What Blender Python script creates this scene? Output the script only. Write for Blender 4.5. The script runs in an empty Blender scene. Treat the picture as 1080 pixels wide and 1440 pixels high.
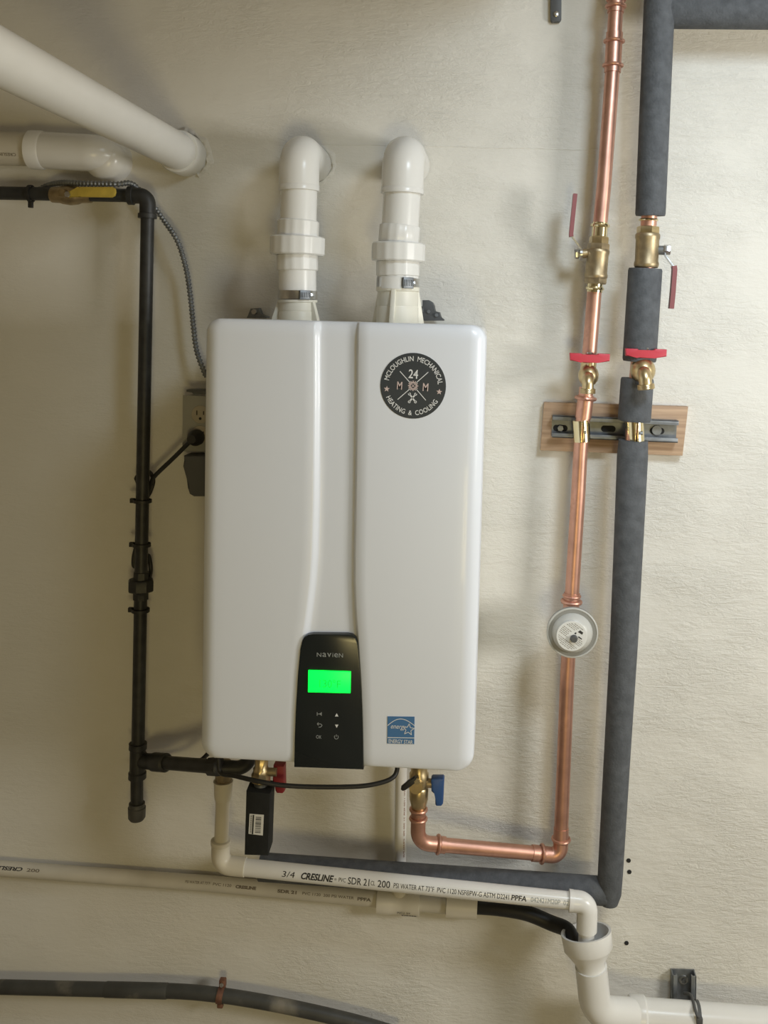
import bpy, bmesh, math, random
from math import sin, cos, tan, pi, sqrt, atan2, radians
from mathutils import Vector, Matrix
random.seed(7)
V = Vector
C = bpy.context.scene.collection
SC = bpy.context.scene

# ------------------------------------------------------------------ camera
F = 1350.0                       # focal length in pixels of the 1080 x 1440 frame
CAM = V((0.0, -1.85, 1.5))
yaw, pitch, roll = 0.05939, 0.06010, 0.02626
PX, PY = 617.48, 529.10
r0 = V((cos(yaw), sin(yaw), 0)); f0 = V((-sin(yaw), cos(yaw), 0)); u0 = V((0, 0, 1))
FW = cos(pitch) * f0 - sin(pitch) * u0
u1 = cos(pitch) * u0 + sin(pitch) * f0
RT = cos(roll) * r0 + sin(roll) * u1
UP = cos(roll) * u1 - sin(roll) * r0
cd = bpy.data.cameras.new('camera')
cam = bpy.data.objects.new('camera', cd); C.objects.link(cam)
M = Matrix((RT, UP, -FW)).transposed().to_4x4(); M.translation = CAM
cam.matrix_world = M
cd.sensor_fit = 'AUTO'; cd.sensor_width = 36; cd.lens = F / 1440 * 36
cd.shift_x = (540 - PX) / 1440; cd.shift_y = (PY - 720) / 1440
cd.clip_start = 0.02
SC.camera = cam

# ------------------------------------------------------------------ light
w = bpy.data.worlds.new('world'); SC.world = w; w.use_nodes = True
w.node_tree.nodes['Background'].inputs[0].default_value = (0.9, 0.85, 0.75, 1)
w.node_tree.nodes['Background'].inputs[1].default_value = 0.02
def area(name, loc, target, size, power, col):
    l = bpy.data.lights.new(name, 'AREA'); l.shape = 'RECTANGLE'; l.size, l.size_y = size
    l.energy = power; l.color = col
    o = bpy.data.objects.new(name, l); C.objects.link(o); o.location = loc
    o.rotation_euler = (V(target) - V(loc)).to_track_quat('-Z', 'Y').to_euler(); return o
area('side_lamp', (1.8, -1.3, 1.4), (0.0, 0.0, 1.1), (0.5, 0.5), 23.5, (1.0, 0.985, 0.935))
area('warm_bounce_fill', (0.3, -3.0, 0.6), (0.0, 0.0, 1.2), (0.5, 0.5), 10.6, (1.0, 0.81, 0.36))  # added fill, stands in for warm bounce off the floor and far wall
area('ceiling_lamp', (0.6, -1.2, 2.3), (0.45, 0.0, 1.3), (0.35, 0.35), 4.4, (0.75, 0.88, 1.0)).data.spread = radians(100)
SC.view_settings.view_transform = 'Standard'; SC.view_settings.look = 'None'
SC.view_settings.exposure = 0.0; SC.view_settings.gamma = 1.0
SC.view_settings.use_curve_mapping = False

# ------------------------------------------------------------------ helpers
def at(px, py, s):
    """pixel of the 1080x1440 frame -> world point on the plane s metres in front of the wall"""
    d = FW + (px - PX) / F * RT - (py - PY) / F * UP
    return CAM + d * ((-s - CAM.y) / d.y)
def mpp(s): return (1.85 - s) / F            # metres per pixel at that plane
def lerp(a, b, t): return a + (b - a) * t
def smooth01(t): t = max(0, min(1, t)); return t * t * (3 - 2 * t)

def frames(pts):
    n = len(pts); T = []
    for i in range(n):
        a = pts[max(i - 1, 0)]; b = pts[min(i + 1, n - 1)]
        T.append((b - a).normalized())
    ref = V((0, -1, 0)) if abs(T[0].y) < 0.9 else V((0, 0, 1))
    N = (ref - ref.dot(T[0]) * T[0]).normalized(); out = []
    for t in T:
        N = (N - N.dot(t) * t).normalized(); out.append((t, N, t.cross(N)))
    return out
def fillet(pts, rad, n=8):
    rs = rad if isinstance(rad, (list, tuple)) else [rad] * len(pts)
    out = [pts[0]]
    for i in range(1, len(pts) - 1):
        p, a, b = pts[i], (pts[i - 1] - pts[i]), (pts[i + 1] - pts[i])
        la, lb = a.length, b.length; a = a / la; b = b / lb
        ang = a.angle(b); th = (pi - ang)
        if th < 0.02: out.append(p); continue
        d = min(rs[i] * tan(th / 2), la * .49, lb * .49); R = d / tan(th / 2)
        c = p + (a + b).normalized() * (R / sin(ang / 2))
        s = p + a * d - c; e = p + b * d - c
        for k in range(n + 1):
            t = k / n; so = sin(th)
            out.append(c + (s * sin((1 - t) * th) + e * sin(t * th)) / so)
    out.append(pts[-1]); return out
def spline(pts, n=8):
    P = [pts[0]] + list(pts) + [pts[-1]]; out = []
    for i in range(1, len(P) - 2):
        p0, p1, p2, p3 = P[i - 1:i + 3]
        for k in range(n):
            t = k / n
            out.append(.5 * ((2 * p1) + (p2 - p0) * t + (2 * p0 - 5 * p1 + 4 * p2 - p3) * t * t + (3 * p1 - p0 - 3 * p2 + p3) * t ** 3))
    out.append(pts[-1]); return out

class B:
    def __init__(s): s.bm = bmesh.new()
    def loft(s, rings, cap=True, closed=True):
        R = [[s.bm.verts.new(p) for p in r] for r in rings]
        for i in range(len(R) - 1):
            a, b = R[i], R[i + 1]; n = len(a)
            for j in range(n if closed else n - 1):
                k = (j + 1) % n
                s.bm.faces.new((a[j], a[k], b[k], b[j]))
        if cap:
            s.bm.faces.new(list(reversed(R[0]))); s.bm.faces.new(R[-1])
        return s
    def tube(s, pts, r, seg=20, cap=True, flat=None):
        rr = r if isinstance(r, (list, tuple)) else [r] * len(pts)
        rings = []
        for p, (t, n, b), q in zip(pts, frames(pts), rr):
            fx, fy = (1, 1) if flat is None else flat
            rings.append([p + q * (n * cos(2 * pi * k / seg) * fx + b * sin(2 * pi * k / seg) * fy) for k in range(seg)])
        return s.loft(rings, cap)
    def lathe(s, a, b, prof, seg=24, cap=True, phase=0):
        """prof: (distance from a along a->b as fraction, radius)"""
        L = (b - a); t, n, bb = frames([a, b])[0]
        rings = [[a + L * f + r * (n * cos(2 * pi * k / seg + phase) + bb * sin(2 * pi * k / seg + phase)) for k in range(seg)] for f, r in prof]
        return s.loft(rings, cap)
    def cyl(s, a, b, r, seg=24, phase=0): return s.lathe(a, b, [(0, r), (1, r)], seg, True, phase)
    def nut(s, a, b, r, seg=6, phase=0.3, c=.12):
        return s.lathe(a, b, [(0, r * .93), (c, r), (1 - c, r), (1, r * .93)], seg, True, phase)
    def ring(s, c, axis, R, r, seg=24, ms=8):
        axis = axis.normalized(); ref = V((0, -1, 0)) if abs(axis.y) < .9 else V((0, 0, 1))
        n = (ref - ref.dot(axis) * axis).normalized(); b = axis.cross(n); rows = []
        for i in range(seg):
            a = 2 * pi * i / seg; d = n * cos(a) + b * sin(a)
            rows.append([s.bm.verts.new(c + d * (R + r * cos(2 * pi * k / ms)) + axis * (r * sin(2 * pi * k / ms))) for k in range(ms)])
        for i in range(seg):
            A, D = rows[i], rows[(i + 1) % seg]
            for k in range(ms): s.bm.faces.new((A[k], A[(k + 1) % ms], D[(k + 1) % ms], D[k]))
        return s
    def band(s, c, axis, R0, R1, h, seg=28, a0=0, a1=2 * pi, ref=None):
        """hollow hoop (or part of one) of inner radius R0, outer R1, height h"""
        axis = axis.normalized(); ref = ref or (V((0, -1, 0)) if abs(axis.y) < .9 else V((0, 0, 1)))
        n = (ref - ref.dot(axis) * axis).normalized(); b = axis.cross(n)
        full = abs(a1 - a0 - 2 * pi) < 1e-6; rows = []
        for i in range(seg if full else seg + 1):
            a = a0 + (a1 - a0) * i / seg; d = n * cos(a) + b * sin(a)
            rows.append([s.bm.verts.new(c + d * R + axis * z) for R, z in ((R0, -h / 2), (R1, -h / 2), (R1, h / 2), (R0, h / 2))])
        N = len(rows)
        for i in range(N if full else N - 1):
            A, D = rows[i], rows[(i + 1) % N]
            for k in range(4): s.bm.faces.new((A[k], A[(k + 1) % 4], D[(k + 1) % 4], D[k]))
        if not full:
            s.bm.faces.new(rows[0]); s.bm.faces.new(list(reversed(rows[-1])))
        return s
    def box(s, c, size, bevel=0, rot=None, seg=2):
        m = Matrix.Translation(c) @ (rot.to_4x4() if rot else Matrix()) @ Matrix.Diagonal((*size, 1))
        g = bmesh.ops.create_cube(s.bm, size=1, matrix=m)
        if bevel:
            ed = list({e for v in g['verts'] for e in v.link_edges})
            bmesh.ops.bevel(s.bm, geom=ed, offset=bevel, segments=seg, affect='EDGES', profile=.5)
        return s
    def prism(s, poly, d, bevel=0):
        a = [s.bm.verts.new(p) for p in poly]; b = [s.bm.verts.new(p + d) for p in poly]; n = len(a)
        fs = [s.bm.faces.new(a), s.bm.faces.new(list(reversed(b)))]
        for j in range(n): fs.append(s.bm.faces.new((a[(j + 1) % n], a[j], b[j], b[(j + 1) % n])))
        if bevel:
            ed = list({e for f in fs[:2] for e in f.edges})
            bmesh.ops.bevel(s.bm, geom=ed, offset=bevel, segments=2, affect='EDGES', profile=.5)
        return s
    def ball(s, c, r, scale=(1, 1, 1), u=24, v=16):
        bmesh.ops.create_uvsphere(s.bm, u_segments=u, v_segments=v, radius=r,
            matrix=Matrix.Translation(c) @ Matrix.Diagonal((*scale, 1))); return s
    def obj(s, name, mat, parent=None, label=None, sharp=38, kind=None):
        bm = s.bm; bmesh.ops.recalc_face_normals(bm, faces=bm.faces)
        for f in bm.faces: f.smooth = True
        for e in bm.edges:
            if len(e.link_faces) == 2 and e.calc_face_angle(0) > radians(sharp): e.smooth = False
        c = sum((v.co for v in bm.verts), V()) / max(1, len(bm.verts))
        bmesh.ops.translate(bm, verts=bm.verts, vec=-c)
        me = bpy.data.meshes.new(name); bm.to_mesh(me); bm.free()
        me.materials.append(mat)
        o = bpy.data.objects.new(name, me); C.objects.link(o)
        o['_w'] = tuple(c)
        if parent:
            o.parent = parent; o.location = c - V(parent['_w'])
        else: o.location = c
        if label: o['label'] = label
        if kind: o['kind'] = kind
        return o
def thing(name, label, cat, loc, group=None):
    o = bpy.data.objects.new(name, None); C.objects.link(o); o.location = loc
    o.empty_display_size = .03
    o['_w'] = tuple(loc); o['label'] = label; o['category'] = cat
    if group: o['group'] = group
    return o
def tag(o, label, cat, group=None):
    o['label'] = label; o['category'] = cat
    if group: o['group'] = group
    return o
def struct(o): o['kind'] = 'structure'; return o

_tc = {}
def text2d(body, bold=0.0, shear=0.0):
    """triangulated outline of the words in 2D, lower left corner at 0,0: (verts, faces, width, height)"""
    k = (body, bold, shear)
    if k in _tc: return _tc[k]
    cu = bpy.data.curves.new('t', 'FONT'); cu.body = body; cu.size = 1; cu.offset = bold; cu.shear = shear
    cu.resolution_u = 3
    ob = bpy.data.objects.new('t', cu); C.objects.link(ob)
    dg = bpy.context.evaluated_depsgraph_get(); dg.update()
    me = bpy.data.meshes.new_from_object(ob.evaluated_get(dg))
    vs = [(v.co.x, v.co.y) for v in me.vertices]; fs = [tuple(p.vertices) for p in me.polygons]
    bpy.data.objects.remove(ob); bpy.data.curves.remove(cu); bpy.data.meshes.remove(me)
    x0 = min(v[0] for v in vs); y0 = min(v[1] for v in vs)
    vs = [(a - x0, b - y0) for a, b in vs]
    _tc[k] = (vs, fs, max(v[0] for v in vs), max(v[1] for v in vs)); return _tc[k]
def sliced(body, bold=0.0, shear=0.0, n=6):
    vs, fs, tw, th = text2d(body, bold, shear); bm = bmesh.new()
    nv = [bm.verts.new((x, y, 0)) for x, y in vs]
    for f in fs:
        try: bm.faces.new([nv[i] for i in f])
        except ValueError: pass
    for k in range(1, n):
        bmesh.ops.bisect_plane(bm, geom=bm.verts[:] + bm.edges[:] + bm.faces[:], plane_co=(0, th * k / n, 0), plane_no=(0, 1, 0))
    bm.verts.index_update(); out = [(v.co.x, v.co.y) for v in bm.verts], [tuple(v.index for v in f.verts) for f in bm.faces], tw, th
    bm.free(); return out
def put(b, vs, fs, fn, cut=None):
    nv = [b.bm.verts.new(fn(x, y)) for x, y in vs]
    for f in fs:
        try: b.bm.faces.new([nv[i] for i in f])
        except ValueError: pass

# ------------------------------------------------------------------ materials
def mat(name, col, rough=.5, metal=0., var=.0, vscale=30, bump=0., bscale=200, bstretch=(1, 1, 1), spec=.5, coat=0., emit=None, dirt=None, dscale=6):
    m = bpy.data.materials.new(name); m.use_nodes = True; nt = m.node_tree; N = nt.nodes; L = nt.links
    p = N['Principled BSDF']
    p.inputs['Base Color'].default_value = (*col, 1); p.inputs['Roughness'].default_value = rough
    p.inputs['Metallic'].default_value = metal; p.inputs['Specular IOR Level'].default_value = spec
    p.inputs['Coat Weight'].default_value = coat
    if emit:
        p.inputs['Emission Color'].default_value = (*emit[0], 1); p.inputs['Emission Strength'].default_value = emit[1]
    tc = N.new('ShaderNodeTexCoord')
    def noise(scale, detail=4, st=(1, 1, 1)):
        mp = N.new('ShaderNodeMapping'); mp.inputs['Scale'].default_value = st
        L.new(tc.outputs['Object'], mp.inputs[0])
        n = N.new('ShaderNodeTexNoise'); n.inputs['Scale'].default_value = scale; n.inputs['Detail'].default_value = detail
        L.new(mp.outputs[0], n.inputs['Vector']); return n
    last = None
    if var:
        n = noise(vscale); r = N.new('ShaderNodeValToRGB')
        r.color_ramp.elements[0].position = .3; r.color_ramp.elements[1].position = .7
        r.color_ramp.elements[0].color = (*[c * (1 - var) for c in col], 1)
        r.color_ramp.elements[1].color = (*[min(1, c * (1 + var)) for c in col], 1)
        L.new(n.outputs['Fac'], r.inputs[0]); last = r.outputs[0]
        L.new(last, p.inputs['Base Color'])
    if dirt:
        n = noise(dscale, 6); r = N.new('ShaderNodeValToRGB')
        r.color_ramp.elements[0].position = dirt[1]; r.color_ramp.elements[1].position = dirt[1] + .12
        r.color_ramp.elements[0].color = (0, 0, 0, 1); r.color_ramp.elements[1].color = (1, 1, 1, 1)
        L.new(n.outputs['Fac'], r.inputs[0])
        mx = N.new('ShaderNodeMix'); mx.data_type = 'RGBA'
        L.new(r.outputs[0], mx.inputs[0])
        if last: L.new(last, mx.inputs[6])
        else: mx.inputs[6].default_value = (*col, 1)
        mx.inputs[7].default_value = (*dirt[0], 1)
        L.new(mx.outputs[2], p.inputs['Base Color'])
    if bump:
        n = noise(bscale, 5, bstretch); bp = N.new('ShaderNodeBump')
        bp.inputs['Strength'].default_value = bump; bp.inputs['Distance'].default_value = .002
        L.new(n.outputs['Fac'], bp.inputs['Height']); L.new(bp.outputs[0], p.inputs['Normal'])
    return m
def plaster_mat(name, col, k=1.0):
    m = bpy.data.materials.new(name); m.use_nodes = True; nt = m.node_tree; N = nt.nodes; L = nt.links
    p = N['Principled BSDF']; p.inputs['Roughness'].default_value = .72; p.inputs['Specular IOR Level'].default_value = .25
    tc = N.new('ShaderNodeTexCoord')
    def noise(scale, st, det=6, rough=.6, dist=0):
        mp = N.new('ShaderNodeMapping'); mp.inputs['Scale'].default_value = st; L.new(tc.outputs['Object'], mp.inputs[0])
        n = N.new('ShaderNodeTexNoise'); n.inputs['Scale'].default_value = scale; n.inputs['Detail'].default_value = det
        n.inputs['Roughness'].default_value = rough; n.inputs['Distortion'].default_value = dist
        L.new(mp.outputs[0], n.inputs['Vector']); return n.outputs['Fac']
    def math_(op, a, b):
        n = N.new('ShaderNodeMath'); n.operation = op
        for i, x in enumerate((a, b)):
            if hasattr(x, 'links'): L.new(x, n.inputs[i])
            else: n.inputs[i].default_value = x
        return n.outputs[0]
    brush = noise(24, (1.0, 1, 4.2), 6, .66, 1.1)        # long horizontal brush strokes
    grain = noise(95, (1, 1, 1.5), 6, .7, .8)              # sandy grain
    patch = noise(5.5, (.8, 1, 1.3), 4, .55)                # rough and smooth areas of the trowelling
    r = N.new('ShaderNodeMapRange'); r.inputs[1].default_value = .36; r.inputs[2].default_value = .62
    r.inputs[3].default_value = .22; r.inputs[4].default_value = 1.1; L.new(patch, r.inputs[0])
    sx = N.new('ShaderNodeSeparateXYZ'); L.new(tc.outputs['Object'], sx.inputs[0])
    rx = N.new('ShaderNodeMapRange'); rx.inputs[1].default_value = -.5; rx.inputs[2].default_value = .4
    rx.inputs[3].default_value = .35; rx.inputs[4].default_value = 1.15; L.new(sx.outputs[0], rx.inputs[0])
    h = math_('MULTIPLY', math_('MULTIPLY', math_('ADD', math_('MULTIPLY', brush, 1.0), math_('MULTIPLY', grain, .75)), r.outputs[0]), rx.outputs[0])
    bp = N.new('ShaderNodeBump'); bp.inputs['Strength'].default_value = .55 * k; bp.inputs['Distance'].default_value = .006
    L.new(h, bp.inputs['Height']); L.new(bp.outputs[0], p.inputs['Normal'])
    cr = N.new('ShaderNodeValToRGB'); cr.color_ramp.elements[0].position = .3; cr.color_ramp.elements[1].position = .7
    cr.color_ramp.elements[0].color = (*[c * .95 for c in col], 1); cr.color_ramp.elements[1].color = (*col, 1)
    L.new(noise(5, (.6, 1, 1.4)), cr.inputs[0]); L.new(cr.outputs[0], p.inputs['Base Color'])
    return m
PLASTER = plaster_mat('painted_plaster', (.77, .75, .69))
ROOM = mat('room_paint', (.55, .49, .40), .8)
CONC = mat('concrete', (.30, .27, .23), .85, var=.15, vscale=8)
ENAMEL = mat('white_enamel', (.775, .81, .875), .34, coat=.12, spec=.5)
CASING = mat('casing_paint', (.74, .74, .72), .45)
PANEL = mat('black_gloss', (.012, .016, .017), .22, spec=.5)
PVC = mat('white_pvc', (.78, .775, .75), .26, var=.025, vscale=12)
PVCOLD = mat('ivory_pvc', (.70, .66, .56), .4, var=.05, vscale=14)
PVCPAINT = mat('painted_pvc', (.62, .585, .50), .6, var=.05, vscale=18, bump=.15, bscale=90)
CREAM = mat('cream_plastic', (.80, .77, .66), .42)
IRON = mat('black_iron', (.035, .036, .036), .48, metal=.25, var=.3, vscale=40, bump=.12, bscale=160)
COPPER = mat('copper', (.66, .375, .285), .42, metal=.92, var=.14, vscale=25, dirt=((.44, .235, .175), .60), dscale=14)
BRASS = mat('brass', (.62, .50, .29), .36, metal=1, var=.12, vscale=60)
OLDBRASS = mat('aged_brass', (.40, .32, .20), .46, metal=.9, var=.25, vscale=60)
BRIGHTBRASS = mat('bright_brass', (.82, .72, .46), .2, metal=1)
STEEL = mat('steel', (.60, .60, .59), .28, metal=1, var=.1, vscale=80)
GALV = mat('galvanised_steel', (.22, .235, .25), .45, metal=.6, var=.2, vscale=50)
SLOT = mat('dark_recess', (.015, .015, .015), .8)
FOAM = mat('black_foam', (.095, .102, .112), .75, var=.2, vscale=60, bump=.5, bscale=260, spec=.35)
DARKFOAM = mat('block_foam', (.016, .017, .016), .8, var=.15, vscale=60, bump=.25, bscale=260, spec=.3)
RUBBER = mat('black_cable', (.018, .018, .017), .5)
GREYPL = mat('grey_plastic', (.085, .088, .09), .5)
POLY = mat('dusty_poly_pipe', (.055, .055, .05), .5, var=.25, vscale=20, dirt=((.22, .20, .16), .58), dscale=9)
RUST = mat('rusty_copper', (.20, .095, .06), .6, metal=.3, var=.3, vscale=90)
RED = mat('red_plastic', (.55, .045, .07), .45)
SHADERED = mat('shaded_red_plastic', (.26, .02, .025), .5)  # red handle plastic with the shade under the heater put into its colour
DULLRED = mat('dull_red_grip', (.26, .085, .09), .5)
BLUE = mat('blue_plastic', (.03, .09, .26), .42)
YELLOW = mat('yellow_grip', (.50, .37, .06), .5, var=.15, vscale=60)
WHITE = mat('white_print', (.75, .76, .76), .6)
GREYPRINT = mat('grey_print', (.34, .36, .36), .6)
PINK = mat('pink_print', (.62, .50, .47), .6)
INK = mat('black_ink', (.03, .03, .03), .6)
FADED = mat('faded_ink', (.20, .17, .13), .7)
REDINK = mat('brown_red_ink', (.32, .16, .11), .7)
SLATE = mat('slate_badge', (.035, .043, .052), .45)
SKYBLUE = mat('blue_sticker', (.055, .17, .36), .45)
LABELW = mat('white_label', (.74, .74, .71), .55)
LCD = mat('green_screen', (.0, .25, .06), .4, emit=((.0, 1.0, .04), 2.4))
LCDTXT = mat('green_digits', (.0, .2, .05), .4, emit=((.0, .42, .04), 1.0))
GREYRIM = mat('grey_painted_rim', (.26, .26, .245), .45)
TANK = mat('grey_white_tank', (.54, .54, .51), .35)
def wood_mat():
    m = mat('pine_board', (.42, .27, .16), .6); nt = m.node_tree; N = nt.nodes; L = nt.links; p = N['Principled BSDF']
    tc = N.new('ShaderNodeTexCoord'); mp = N.new('ShaderNodeMapping'); mp.inputs['Scale'].default_value = (3, 30, 60)
    L.new(tc.outputs['Object'], mp.inputs[0]); n = N.new('ShaderNodeTexNoise'); n.inputs['Scale'].default_value = 2.5; n.inputs['Detail'].default_value = 8
    L.new(mp.outputs[0], n.inputs['Vector']); r = N.new('ShaderNodeValToRGB')
    r.color_ramp.elements[0].position = .35; r.color_ramp.elements[1].position = .7
    r.color_ramp.elements[0].color = (.35, .225, .14, 1); r.color_ramp.elements[1].color = (.54, .375, .245, 1)
    L.new(n.outputs['Fac'], r.inputs[0]); L.new(r.outputs[0], p.inputs['Base Color']); return m
WOOD = wood_mat()

# ------------------------------------------------------------------ the room
X0, X1, Y1, ZT = -2.3, 2.1, -3.6, 2.55
LEDGE_A, LEDGE_B = at(0, 1226, .012), at(530, 1268, .012)     # where the foundation begins to step out
def ledge_z(x): return LEDGE_A.z + (LEDGE_B.z - LEDGE_A.z) * (x - LEDGE_A.x) / (LEDGE_B.x - LEDGE_A.x)
def ledge_s(x, z):
    fade = 1 - smooth01((x - .02) / .16)                        # the step dies out to the right
    return .014 * smooth01((ledge_z(x) - z) / .02 + .5) * fade
b = B()
xs = [X0, -1.2] + [-1.0 + i * .04 for i in range(33)] + [.5, 1.0, X1]
zs = [0, .4] + [.5 + i * .008 for i in range(34)] + [.8, 1.2, 1.7, 2.1, ZT]
grid = [[b.bm.verts.new((x, -ledge_s(x, z) if .45 < z else -ledge_s(x, .5), z)) for x in xs] for z in zs]
for i in range(len(zs) - 1):
    for j in range(len(xs) - 1): b.bm.faces.new((grid[i][j], grid[i][j + 1], grid[i + 1][j + 1], grid[i + 1][j]))
ed = [e for e in b.bm.edges if e.is_boundary]
g = bmesh.ops.extrude_edge_only(b.bm, edges=ed)
vs = [v for v in g['geom'] if isinstance(v, bmesh.types.BMVert)]
for v in vs: v.co.y = .15
b.bm.faces.new([v for v in sorted(vs, key=lambda v: atan2(v.co.z - 1.2, v.co.x))])
WALL = struct(b.obj('wall_back', PLASTER, sharp=60))
struct(B().box(V(((X0 + X1) / 2, Y1 / 2, -.05)), (X1 - X0 + .3, -Y1 + .3, .1)).obj('floor', CONC))
struct(B().box(V(((X0 + X1) / 2, Y1 / 2, ZT + .05)), (X1 - X0 + .3, -Y1 + .3, .1)).obj('ceiling', ROOM))
struct(B().box(V((X0 - .05, Y1 / 2, ZT / 2)), (.1, -Y1, ZT)).obj('wall_left', ROOM))
struct(B().box(V((X1 + .05, Y1 / 2, ZT / 2)), (.1, -Y1, ZT)).obj('wall_right', PLASTER))
struct(B().box(V(((X0 + X1) / 2, Y1 - .05, ZT / 2)), (X1 - X0 + .2, .1, ZT)).obj('wall_front', ROOM))
# unseen box added above the frame to shade the top of the wall
struct(B().box(V((-1.1, -.40, 2.345)), (2.35, .40, .41)).obj('shade_box_1', ROOM))
# lumpy mortar left round the pipe penetrations
def patch(c, R, r, lump, a0=0, a1=2 * pi, seed=1):
    rnd = random.Random(seed); b = B(); n = 60; rows = []
    ph = [rnd.uniform(0, 6.3) for _ in range(9)]
    wob = lambda a, o: (sin(3 * a + ph[o]) + .7 * sin(7 * a + ph[o + 1]) + .5 * sin(13 * a + ph[o + 2])) / 2.2
    for i in range(n + 1):
        a = a0 + (a1 - a0) * i / n; rr = R + wob(a, 0) * .5 * lump; d = V((cos(a), 0, sin(a)))
        h = r * (.9 + .4 * wob(a, 3)); wd = lump * (1.1 + .6 * wob(a, 6))
        rows.append([c + d * (rr - wd) + V((0, .004, 0)), c + d * (rr - wd * .4) - V((0, h * .8, 0)), c + d * rr - V((0, h * rnd.uniform(.4, 1.1), 0)),
                     c + d * (rr + wd * .7) - V((0, h * .4, 0)), c + d * (rr + wd) + V((0, .004, 0))])
    b.loft(rows, cap=False, closed=False); return b.obj('mortar_patch', PLASTER, WALL, sharp=70)
b = B(); b.tube([at(446 + i * 36, 202.5 + i * .75 + .6 * sin(i * 2.1), -.0006) for i in range(12)], .0016, 8); b.obj('form_line', PLASTER, WALL)
# small drilled holes with chipped rims
for px, py in ((884, 1210), (885, 1226), (881, 1326)):
    c = at(px, py, 0)
    B().lathe(c + V((0, .004, 0)), c + V((0, -.0012, 0)), [(0, .0055), (1, .0042)], 10).obj('drill_hole', SLOT, WALL)

# ------------------------------------------------------------------ water heater
HX, HW, HZ0, HZ1, HS = -.24328, .45173, .76950, 1.49085, .340
HT = thing('water_heater', 'white wall-hung tankless water heater with black control panel and round badge', 'water heater', V((HX, -.15, HZ0)))
B().box(V((HX, -.115, (HZ0 + HZ1) / 2)), (HW - .006, .226, HZ1 - HZ0 - .006), .012, seg=3).obj('casing', CASING, HT)
def hx(px, py): return at(px, py, HS).x
def hz(px, py): return at(px, py, HS).z
def keys(tbl, z):
    tbl = sorted(tbl)
    if z <= tbl[0][0]: return tbl[0][1]
    for (z0, a), (z1, c) in zip(tbl, tbl[1:]):
        if z <= z1: return lerp(a, c, smooth01((z - z0) / (z1 - z0)) if False else (z - z0) / (z1 - z0))
    return tbl[-1][1]
KL = [(hz(x, y), hx(x, y)) for x, y in ((440, 446), (440, 560), (439, 700), (437, 780), (434, 820), (429, 860), (424, 895), (418, 950), (414, 1010), (412, 1085))]
KR = [(hz(x, y), hx(x, y)) for x, y in ((505, 446), (504, 560), (502, 700), (500.5, 780), (500.5, 820), (502, 860), (505, 900), (509, 960), (511, 1010), (512, 1085))]
b = B(); R = .026; RAMPL, RAMPR, DEPTH = .013, .006, .0085
def arcpos(n): return [R * (1 - cos(pi / 2 * i / n)) for i in range(n + 1)]
e_ = arcpos(8)
zs_ = [HZ0 + d for d in e_] + [lerp(HZ0 + R, HZ1 - R, i / 48) for i in range(1, 48)] + [HZ1 - d for d in reversed(e_)]
xl, xr = HX - HW / 2, HX + HW / 2
rows = []
for z in zs_:
    kl, kr = keys(KL, z), keys(KR, z)
    cols = [xl + d for d in e_] + [lerp(xl + R, kl, i / 10) for i in range(1, 11)]
    cols += [kl + RAMPL * i / 6 for i in range(1, 7)]
    cols += [lerp(kl + RAMPL, kr - RAMPR, i / 6) for i in range(1, 7)]
    cols += [kr - RAMPR + RAMPR * i / 5 for i in range(1, 6)]
    cols += [lerp(kr, xr - R, i / 10) for i in range(1, 11)] + [xr - d for d in reversed(e_[:-1])]
    row = []
    for x in cols:
        rec = smooth01((x - kl) / RAMPL) * (1 - smooth01((x - kr + RAMPR) / RAMPR)) * DEPTH
        u = max(0, R - (x - xl), R - (xr - x)); v = max(0, R - (z - HZ0), R - (HZ1 - z))
        cx, cz = x, z
        if u > 0 and v > 0:
            m_ = max(u, v); L_ = sqrt(u * u + v * v); k_ = m_ / L_
            sx_ = 1 if x > HX else -1; sz_ = 1 if z > (HZ0 + HZ1) / 2 else -1
            cx = (xr - R if sx_ > 0 else xl + R) + sx_ * u * k_
            cz = (HZ1 - R if sz_ > 0 else HZ0 + R) + sz_ * v * k_
            e = m_
        else: e = max(u, v)
        kz = v / (u + v) if u + v > 0 else 0
        s = HS - (R - sqrt(max(0, R * R - e * e))) * lerp(.8, .16 if z < 1.1 else .45, kz) - rec
        row.append(b.bm.verts.new((cx, -s, cz)))
    rows.append(row)
for i in range(len(rows) - 1):
    for j in range(len(rows[0]) - 1): b.bm.faces.new((rows[i][j], rows[i][j + 1], rows[i + 1][j + 1], rows[i + 1][j]))
ed = [e for e in b.bm.edges if e.is_boundary]
g = bmesh.ops.extrude_edge_only(b.bm, edges=ed)
for v in g['geom']:
    if isinstance(v, bmesh.types.BMVert): v.co.y = -.215
B.obj(b, 'front_cover', ENAMEL, HT, sharp=50)
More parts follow.
